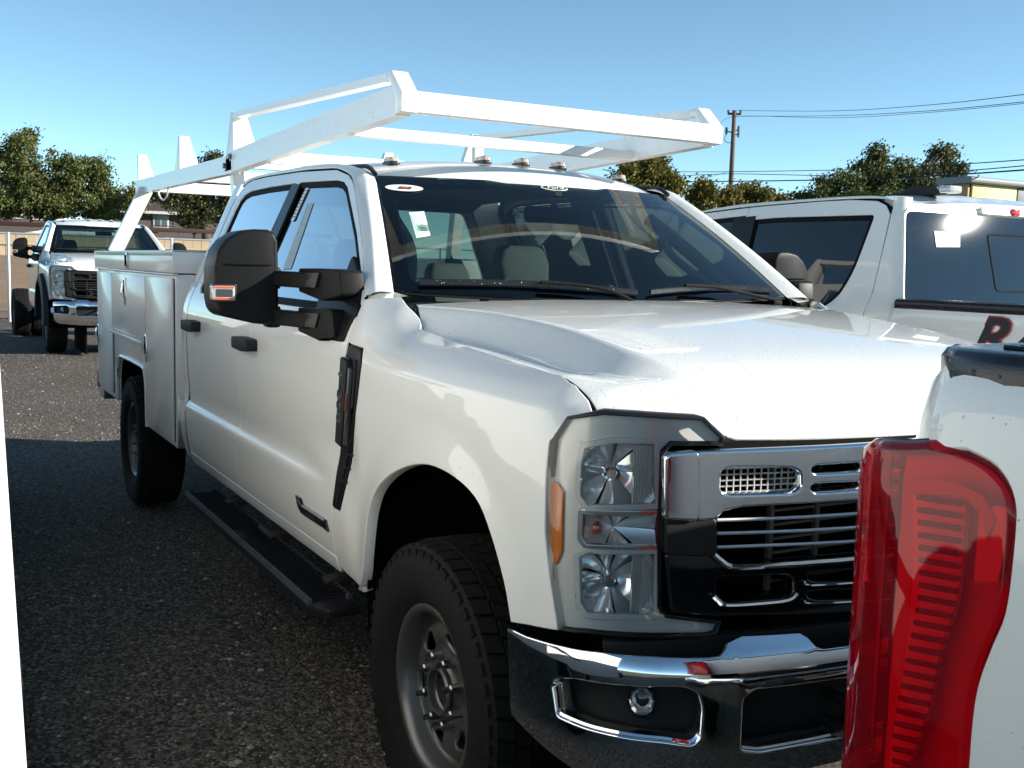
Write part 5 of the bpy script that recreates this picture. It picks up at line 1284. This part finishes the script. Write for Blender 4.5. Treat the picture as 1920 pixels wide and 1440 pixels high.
# ------------------------------------------------------------------ white van standing alongside, only its rear corner in the picture
def cargo_van():
    a = CAMP+ray(26, 1050)*1.12
    o = empty('cargo_van', (a.x, a.y, 0)); o.rotation_euler = (R(2.2), 0, R(-2.8)); W = 1.95; P = MT['van_white']
    o.location.y += 2.2*math.pi/180*1.33-.003
    tag(o, 'plain white cargo van with a flat rear corner beside the utility truck', 'van')
    prof = rpoly([(0,.42),(0,1.93),(-5.6,1.95),(-6.35,1.62),(-6.7,1.15),(-7.5,1.0),(-7.6,.42)], [.02,.04,.2,.1,.1,.12,.06])  # unseen flank drawn out long to bounce sunlight onto the service body
    bd = prism('body', prof, lambda u, v, w_: (u, w_, v), -W, 0, P, o, bev=.035, seg=3)
    for y0, y1 in ((-.04, -W/2+.004), (-W/2-.004, -W+.04)):
        box('rear_door', (.006, (y0+y1)/2, 1.16), (.014, abs(y1-y0), 1.38), P, bd, bev=.005)
    box('door_handle', (.018, -W/2-.08, 1.02), (.02, .14, .04), MT['black_plastic'], bd, bev=.006)
    for y in (-.05, -W+.05): box('tail_lamp', (.004, y, .60), (.03, .09, .22), MT['red_lens'], bd, bev=.01)
    for y in (.001, -W-.001):
        prism('cab_window', rpoly([(-5.15,1.20),(-5.15,1.68),(-5.75,1.68),(-6.30,1.22)], .05), lambda u, v, w_: (u, y+w_, v), -.003, .003, MT['window_dark'], bd, bev=.001)
        box('side_moulding', (-2.2, y, .72), (2.6, .02, .08), MT['black_plastic'], bd, bev=.006)
    box('front_glass', (-6.55, -W/2, 1.42), (.02, W-.35, .52), MT['window_dark'], bd, bev=.005, rot=Matrix.Rotation(R(36), 3, 'Y'))
    box('rear_bumper', (.05, -W/2, .50), (.14, W-.06, .16), MT['black_plastic'], bd, bev=.02)
    for x in (-.95, -6.65):
        for s_ in (-1, 1):
            yc = -W/2+s_*(W/2-.13)
            wl = lathe('wheel', [(.0,.06),(.18,.06),(.20,.10),(.22,.11),(.23,-.11),(.0,-.11)], lambda a_, b_, c_: (x+a_, yc+s_*c_, .34+b_), MT['steel_wheel'], o, n=28)
            lathe('tyre', [(.21,-.10),(.24,-.12),(.32,-.12),(.34,-.10),(.34,.10),(.32,.12),(.24,.12),(.21,.10)], lambda a_, b_, c_: (x+a_, yc+s_*c_, .34+b_), MT['rubber'], wl, n=36)
mat('van_white', (.68, .67, .645), .45, coat=.3, crough=.2, noise=.02)
cargo_van()
# ------------------------------------------------------------------ trees
def tree(name, label, base, blobs, leafm, nleaf, ls, trunk_r=.18, group=None, seed=1, h0=None):
    r = random.Random(seed); t = empty(name, base); bz = Vector(base)
    # trunk and limbs reach into each crown lobe
    top = Vector((0, 0, (h0 or min(b[2]-b[5]*.3 for b in blobs)-base[2])))
    path = [Vector((0, 0, -.1)), Vector((r.uniform(-.1, .1), r.uniform(-.1, .1), top.z*.5)), top]
    def limb(nm, pts, ra, rb):
        rows = []
        for i, p in enumerate(pts):
            rad = lerp(ra, rb, i/(len(pts)-1)); rows.append([tuple(p+Vector((rad*math.cos(k*math.pi/4), rad*math.sin(k*math.pi/4), 0))) for k in range(8)])
        return loft(nm, rows, MT['bark'], t, closed=True, cap=True)
    limb('trunk', path, trunk_r, trunk_r*.7)
    V = []; F = []
    sub = []
    for b in blobs:
        sub.append((b[0], b[1], b[2], b[3]*.78, b[4]*.78, b[5]*.78))
        for k in range(6):
            d = Vector((r.gauss(0, 1), r.gauss(0, 1), r.gauss(.15, 1))).normalized(); f_ = r.uniform(.22, .45)
            sub.append((b[0]+d.x*b[3]*.78, b[1]+d.y*b[4]*.78, b[2]+d.z*b[5]*.78, b[3]*f_, b[4]*f_, b[5]*f_*1.1))
    blobs = sub
    vol = [b[3]*b[4]*b[5] for b in blobs]; tot = sum(v**.67 for v in vol)
    for b in blobs:
        c = Vector((b[0]-base[0], b[1]-base[1], b[2]-base[2]))
        limb('branch', [top, top.lerp(c, .5)+Vector((0, 0, -.15)), c], trunk_r*.45, .03)
        n = int(nleaf*(b[3]*b[4]*b[5])**.67/tot)
        # clumps on the lobe surface
        clumps = []
        for k in range(max(8, n//40)):
            while True:
                d = Vector((r.gauss(0, 1), r.gauss(0, 1), r.gauss(0, 1)))
                if d.length > .1: break
            d.normalize(); rr = r.uniform(.55, 1.02) if r.random() < .8 else r.uniform(.1, .6)
            clumps.append((c+Vector((d.x*b[3]*rr, d.y*b[4]*rr, d.z*b[5]*rr)), r.uniform(.5, 1.1)))
        for k in range(n):
            cc, cs = r.choice(clumps); s = ls*1.55*cs
            p = cc+Vector((r.gauss(0, s), r.gauss(0, s), r.gauss(0, s*.7)))
            a = Vector((r.gauss(0, 1), r.gauss(0, 1), r.gauss(0, 1))).normalized(); u = a.orthogonal().normalized(); w_ = a.cross(u)
            L = ls*r.uniform(.6, 1.25); i = len(V)
            V += [p-u*L*.55, p+w_*L*.33+a*L*.08, p+u*L*.6, p-w_*L*.33+a*L*.08]; F.append([i, i+1, i+2, i+3])
    mesh('crown', V, F, leafm, t)
    return tag(t, label, 'tree', group)
LG = island_mat('leaf_green', [(.050,.066,.016),(.085,.105,.028),(.13,.15,.042),(.068,.085,.024),(.185,.195,.06),(.10,.118,.034)], .6, .25)
LO = island_mat('leaf_autumn', [(.07,.08,.018),(.12,.13,.03),(.19,.165,.03),(.09,.105,.024),(.30,.19,.03),(.15,.15,.034)], .6, .25)
LM = island_mat('leaf_mixed', [(.032,.046,.014),(.054,.074,.02),(.088,.105,.028),(.04,.057,.018),(.17,.165,.04),(.06,.078,.024)], .6, .25)
LD = island_mat('leaf_dark', [(.030,.038,.014),(.052,.062,.02),(.08,.086,.028),(.04,.05,.018),(.16,.14,.04)], .6, .2)
def at(px, py, x=None, d=None):
    """point on the ray of a photo pixel at a given world x, or at a given distance"""
    r_ = ray(px, py); return CAMP+r_*((x-CAMP.x)/r_.x) if x is not None else CAMP+r_.normalized()*d
def bl(px, py, rpx, rpy, x, depth=.9):
    p = at(px, py, x); k = (p-CAMP).length/FPX; return (p.x, p.y, p.z, rpx*k*depth, rpx*k, rpy*k)
def grow(name, label, px, x, lobes, lm, n, ls, seed, tr=.2, group=None, h0=None):
    b = at(px, 480, x); base = (b.x, b.y, gz(b.x, b.y)-.05)
    return tree(name, label, base, [bl(*q, x) for q in lobes], lm, n, ls, tr, group, seed, h0)
grow('oak_tree', 'broad olive green tree with two rounded lobes over a brown house', 95, -46, [(35,295,45,48),(100,345,62,52),(165,335,50,45),(195,370,34,34),(60,382,80,26),(15,345,60,60),(140,388,70,22),(205,392,26,18)], LG, 46000, .115, 3, .28)
grow('tree', 'slim yellow green tree between the two houses', 246, -52, [(246,372,14,22),(252,390,12,14)], LO, 2200, .14, 4, .1)
grow('tree', 'dark leafy tree spreading over the low porch house', 385, -44, [(330,365,50,26),(395,335,45,42),(400,300,20,14),(430,380,30,50),(375,400,40,40),(300,360,30,18)], LD, 26000, .12, 5, .24)
grow('tree', 'round tree turning yellow behind the cab roof', 1215, -24, [(1190,330,34,26),(1230,320,34,28),(1250,350,28,26),(1170,350,22,22)], LO, 11000, .10, 6, .16)
grow('tree', 'low tree with orange autumn leaves beside the utility pole', 1400, -24, [(1320,375,30,26),(1370,375,30,30),(1420,372,38,28),(1455,380,22,22),(1318,355,12,18)], LO, 13000, .10, 7, .16)
grow('tree', 'large dark tree with wispy top under the power lines', 1640, -20, [(1560,350,50,26),(1630,330,55,38),(1700,335,60,34),(1770,325,38,34),(1640,300,22,24),(1765,290,20,18),(1530,368,40,16),(1640,385,140,26)], LM, 26000, .095, 8, .22)
# ------------------------------------------------------------------ utility pole and wires
pp = at(1364, 480, None, 44); pb = Vector((pp.x, pp.y, gz(pp.x, pp.y)))
pt = at(1365, 208, None, 44.5); ptop = pt.z
po = empty('utility_pole', pb); tag(po, 'tall weathered wooden utility pole carrying wires', 'pole')
loft('pole', [[(r_*math.cos(k*math.pi/5), r_*math.sin(k*math.pi/5), z_) for k in range(10)] for r_, z_ in ((.125, -.1), (.105, ptop*.5), (.08, ptop-pb.z))], MT['pole_wood'], po, closed=True, cap=True)
side = Vector((RT.x, RT.y, 0)).normalized(); hz = ptop-pb.z
for zz, hw in ((hz-.12, .26), ):
    tube('crossarm', [tuple(-side*hw+Vector((0, 0, zz))), tuple(side*hw+Vector((0, 0, zz)))], .05, MT['pole_wood'], po, n=6)
def insul(p): lathe('insulator', [(.0,.12),(.035,.11),(.05,.06),(.03,.04),(.05,.02),(.03,0)], lambda a_, b_, c_: (p.x+a_, p.y+b_, p.z+c_), MT['insul'], po, n=8)
for s_ in (-.24, .24): insul(side*s_+Vector((0, 0, hz-.08)))
for s_, zz in ((-.28, hz-.85), (.20, hz-.78), (.20, hz-.95)):
    tube('bracket', [(0, 0, zz), tuple(side*s_+Vector((0, 0, zz+.05)))], .025, MT['insul'], po, n=6); lathe('switch', [(.0,.16),(.04,.15),(.05,.05),(.04,-.12),(.0,-.13)], lambda a_, b_, c_, s_=s_, zz=zz: tuple(side*s_+Vector((a_, b_, zz+.05+c_))), MT['insul'], po, n=8)
tube('jumper_wire', crom([tuple(side*-.28+Vector((0, 0, hz-.9))), tuple(side*-.34+Vector((0, 0, hz-1.15))), tuple(side*-.15+Vector((0, 0, hz-1.25))), (0, 0, hz-1.2)], 4), .012, MT['wire_black'], po, n=5)
def wire(label, pts, d0, d1, r_=.016, sag=.0):
    P = [at(px, py, None, lerp(d0, d1, i/(len(pts)-1))) for i, (px, py) in enumerate(pts)]
    tag(tube('power_line', [tuple(p) for p in crom([tuple(p) for p in P], 5)], r_, MT['wire_black'], None, n=5), label, 'wire', 'overhead lines at the pole')
wire('topmost thin power line leaving the pole top', [(1372,207),(1560,208),(1740,197),(1930,176)], 44, 22, .008)
wire('second thin power line just under the topmost', [(1372,218),(1560,217),(1740,208),(1930,190)], 44, 22, .008)
wire('third power line close below the second', [(1352,245),(1372,219),(1560,221),(1740,211),(1930,193)], 44, 22, .006)
wire('upper of the three cables crossing the dark tree', [(1250,322),(1363,322),(1600,318),(1780,309),(1930,299)], 46, 24, .012)
wire('middle cable crossing the dark tree', [(1250,332),(1363,326),(1600,330),(1780,322),(1930,310)], 46, 24, .012)
wire('thick lowest cable crossing the dark tree', [(1130,318),(1260,338),(1363,340),(1600,336),(1780,328),(1930,318)], 46, 24, .018)
wire('slanting stay wire running down left from the pole', [(1362,323),(1300,340),(1240,356)], 44, 48, .008)
# ------------------------------------------------------------------ chain link fence, plank fence, rail, houses
FXX = -24.0
def fence():
    f0 = empty('chain_link_fence', (FXX, 0, 0)); tag(f0, 'galvanised chain link fence behind the chassis truck', 'fence')
    zt = at(40, 438, FXX).z; p0 = at(16, 480, FXX).y; p1 = at(322, 480, FXX).y; sp = (p1-p0)/2 if (p1-p0) > 4.5 else (p1-p0)
    ps = [p0+sp*k for k in range(-4, 12)]
    for y in ps: tube('fence_post', [(0, y, -.05), (0, y, zt+.02)], .036, MT['galv'], f0, n=8)
    tube('top_rail', [(0, ps[0], zt), (0, ps[-1], zt)], .024, MT['galv'], f0, n=8)
    V = []; F = []; st = .075; y0, y1 = ps[0], ps[-1]; h = zt
    k = y0-h
    r_ = .0016
    while k < y1:
        for sgn in (1, -1):
            a_ = Vector((.03*sgn*.1, k if sgn > 0 else k+h, .0)); b_ = Vector((.03*sgn*.1, k+h if sgn > 0 else k, h))
            if a_.y < y0 or b_.y < y0 or a_.y > y1 or b_.y > y1: continue
            i = len(V); V += [a_+Vector((r_, 0, 0)), a_+Vector((-r_, r_, 0)), a_+Vector((-r_, -r_, 0)), b_+Vector((r_, 0, 0)), b_+Vector((-r_, r_, 0)), b_+Vector((-r_, -r_, 0))]
            F += [[i, i+1, i+4, i+3], [i+1, i+2, i+5, i+4], [i+2, i, i+3, i+5]]
        k += st
    tag(mesh('wire_mesh', V, F, MT['galv'], f0), kind='stuff')
fence()
def plank_fence():
    X = -35.0; zb = gz(X, 0); zt = at(330, 446, X).z; y0 = at(-60, 480, X).y; y1 = at(620, 480, X).y
    f0 = empty('plank_fence', (X, 0, zb)); tag(f0, 'sunlit tan board fence along the top of the dirt bank', 'fence')
    n = int((y1-y0)/.30)
    pm = None
    for k in range(n):
        if pm is None:
            o = box('plank', (0, 0, 0), (.02, .29, zt-zb), MT['plank'], f0, bev=0); pm = o.data
        else:
            o = bpy.data.objects.new('plank', pm); COL.objects.link(o); o.parent = f0
        o.location = (rnd.uniform(-.012, .012), y0+.305*k, (zt-zb)/2+rnd.uniform(-.04, .03)); o.rotation_euler = (rnd.uniform(-.012, .012), 0, rnd.uniform(-.02, .02))
    tube('fence_rail', [(.03, y0, .5*(zt-zb)), (.03, y0+.305*n, .5*(zt-zb))], .04, MT['plank'], f0, n=4)
plank_fence()
def barrier():
    X = -39.0; z0 = at(60, 421, X).z; y0 = at(-60, 480, X).y; y1 = at(620, 480, X).y
    b0 = empty('steel_barrier', (X, 0, gz(X, 0))); tag(b0, 'long dark red steel barrier rail behind the board fence', 'barrier')
    zc = z0-gz(X, 0)
    box('rail', (0, (y0+y1)/2, zc), (.12, y1-y0, .16), MT['rust_red'], b0, bev=.02)
    k = y0+.5
    while k < y1:
        box('rail_post', (-.08, k, zc/2), (.10, .10, zc), MT['rust_red'], b0, bev=.01); k += 2.4
barrier()
def house(name, label, X, pxa, pxb, py_eave, py_ridge, wins, porch=None):
    a_ = at(pxa, 480, X); b_ = at(pxb, 480, X); y0, y1 = a_.y, b_.y; zb = gz(X, 0); ze = at((pxa+pxb)/2, py_eave, X).z-zb; zr = at((pxa+pxb)/2, py_ridge, X-2).z-zb
    h = empty(name, (X, (y0+y1)/2, zb)); tag(h, label, 'house'); W = (y1-y0)/2
    box('wall', (-3, 0, ze/2), (6, 2*W, ze), MT['house_wall'], h, bev=0)
    ov = .45
    V = [(ov, -W-ov, ze), (ov, W+ov, ze), (-6-ov, W+ov, ze), (-6-ov, -W-ov, ze), (-3, -W-ov, zr), (-3, W+ov, zr)]
    V += [(x_, y_, z_-.12) for x_, y_, z_ in V[:4]]
    mesh('roof', V, [[0, 1, 5, 4], [2, 3, 4, 5], [3, 0, 4], [1, 2, 5], [6, 7, 1, 0], [7, 8, 2, 1], [8, 9, 3, 2], [9, 6, 0, 3], [9, 8, 7, 6]], MT['roof_shingle'], h)
    box('fascia', (ov+.02, 0, ze-.06), (.03, 2*W+2*ov, .14), MT['house_trim'], h, bev=0)
    for (pa, pb, ya, yb) in wins:
        wa = at(pa, ya, X); wb = at(pb, yb, X); cy, cz = (wa.y+wb.y)/2-(y0+y1)/2, (wa.z+wb.z)/2-zb; sy, sz = abs(wb.y-wa.y), abs(wa.z-wb.z)
        w_ = box('window', (.03, cy, cz), (.06, sy+.14, sz+.14), MT['house_trim'], h, bev=.005)
        n = 2 if sy > .5 else 1
        for k in range(n): box('pane', (.062, cy-sy/2+sy*(k+.5)/n, cz), (.01, sy/n-.05, sz), MT['window_dark'], w_, bev=0)
    return h
house('house', 'brown single storey house under the broad olive tree', -52, -40, 118, 372, 340, [(20,39,392,408),(62,76,392,410)])
hh = house('house', 'low brown house with pale eave and porch window', -54, 212, 420, 398, 366, [(289,314,404,426)])
box('porch_rail', (.5, at(300, 420, -54).y-hh.location.y, at(300, 424, -54).z-hh.location.z), (.04, 1.2, .04), MT['wire_black'], hh, bev=0)
# white car whose roof shows over the fence
def far_car(px, X):
    c = at(px, 433, X); o = empty('car', (X, c.y, gz(X, 0))); tag(o, 'white car parked on the street behind the dark red barrier', 'car')
    body = [(-2.2,.35),(-2.2,.85),(-1.6,.95),(-1.0,1.42),(.7,1.45),(1.4,.98),(2.2,.85),(2.25,.35)]
    prism('body', rpoly(body, .12), lambda u, v, w_: (w_, u, v), -.85, .85, MT['paint'], o, bev=.08)
    prism('side_glass', rpoly([(-1.35,.98),(-.92,1.36),(.62,1.38),(1.15,.98)], .05), lambda u, v, w_: (w_, u, v), -.86, .86, MT['window_dark'], o, bev=.01)
    for y_ in (-1.35, 1.35):
        for s_ in (-1, 1): lathe('wheel', [(.0,.1),(.2,.1),(.22,.08),(.33,.08),(.33,-.1),(.0,-.1)], lambda a_, b_, c_: (s_*(.76+c_), y_+a_, .33+b_), MT['rubber'], o, n=20)
far_car(155, -42.5)
# ------------------------------------------------------------------ shop building at the right
def shop():
    d = 26.0; a_ = at(1819, 345, None, d); X = a_.x; k = a_.y
    z1 = at(1850, 334, X).z; z2 = at(1850, 347, X).z; z3 = at(1850, 372, X).z-.25; y1 = k+9.0
    o = empty('shop_building', (X, k, 0)); tag(o, 'flat roofed shop with grey rounded fascia and yellow panels', 'building')
    W = y1-k; dp = .62
    box('wall', (-3.2, W/2+1.0, (z3-.2)/2), (5.6, W, z3-.2), MT['house_wall'], o, bev=0)
    box('sign_box', (-dp/2-.03, W/2+.02, (z2+z3)/2), (dp-.06, W-.04, z2-z3), MT['grey_fascia'], o, bev=0)
    tube('fascia', [(-dp/2, -.16, (z1+z2)/2), (-dp/2, W, (z1+z2)/2)], .1, MT['grey_fascia'], o, prof=rpoly([(-dp/2-.16,-(z1-z2)/2),(-dp/2-.16,(z1-z2)/2),(dp/2+.16,(z1-z2)/2),(dp/2+.16,-(z1-z2)/2)], .09))
    box('side_panel', (-dp/2, -.02, (z2+z3)/2), (dp-.02, .06, z2-z3), MT['tan_panel'], o, bev=.006)  # darker tan puts the shade of this side into its colour
    for pa, pb, m_ in ((1821,1905,'yellow_panel'),(1907,1990,'grey_fascia'),(1992,2080,'yellow_panel'),(2082,2200,'tan_panel')):
        ya, yb = at(pa, 355, X).y-k, at(pb, 355, X).y-k
        box('panel', (.0, (ya+yb)/2, (z2+z3)/2), (.06, yb-ya-.02, z2-z3-.02), MT[m_], o, bev=.006)
    for y in (.2, W-.3): box('post', (-dp/2, y, z3/2), (.2, .2, z3), MT['grey_fascia'], o, bev=.01)
shop()
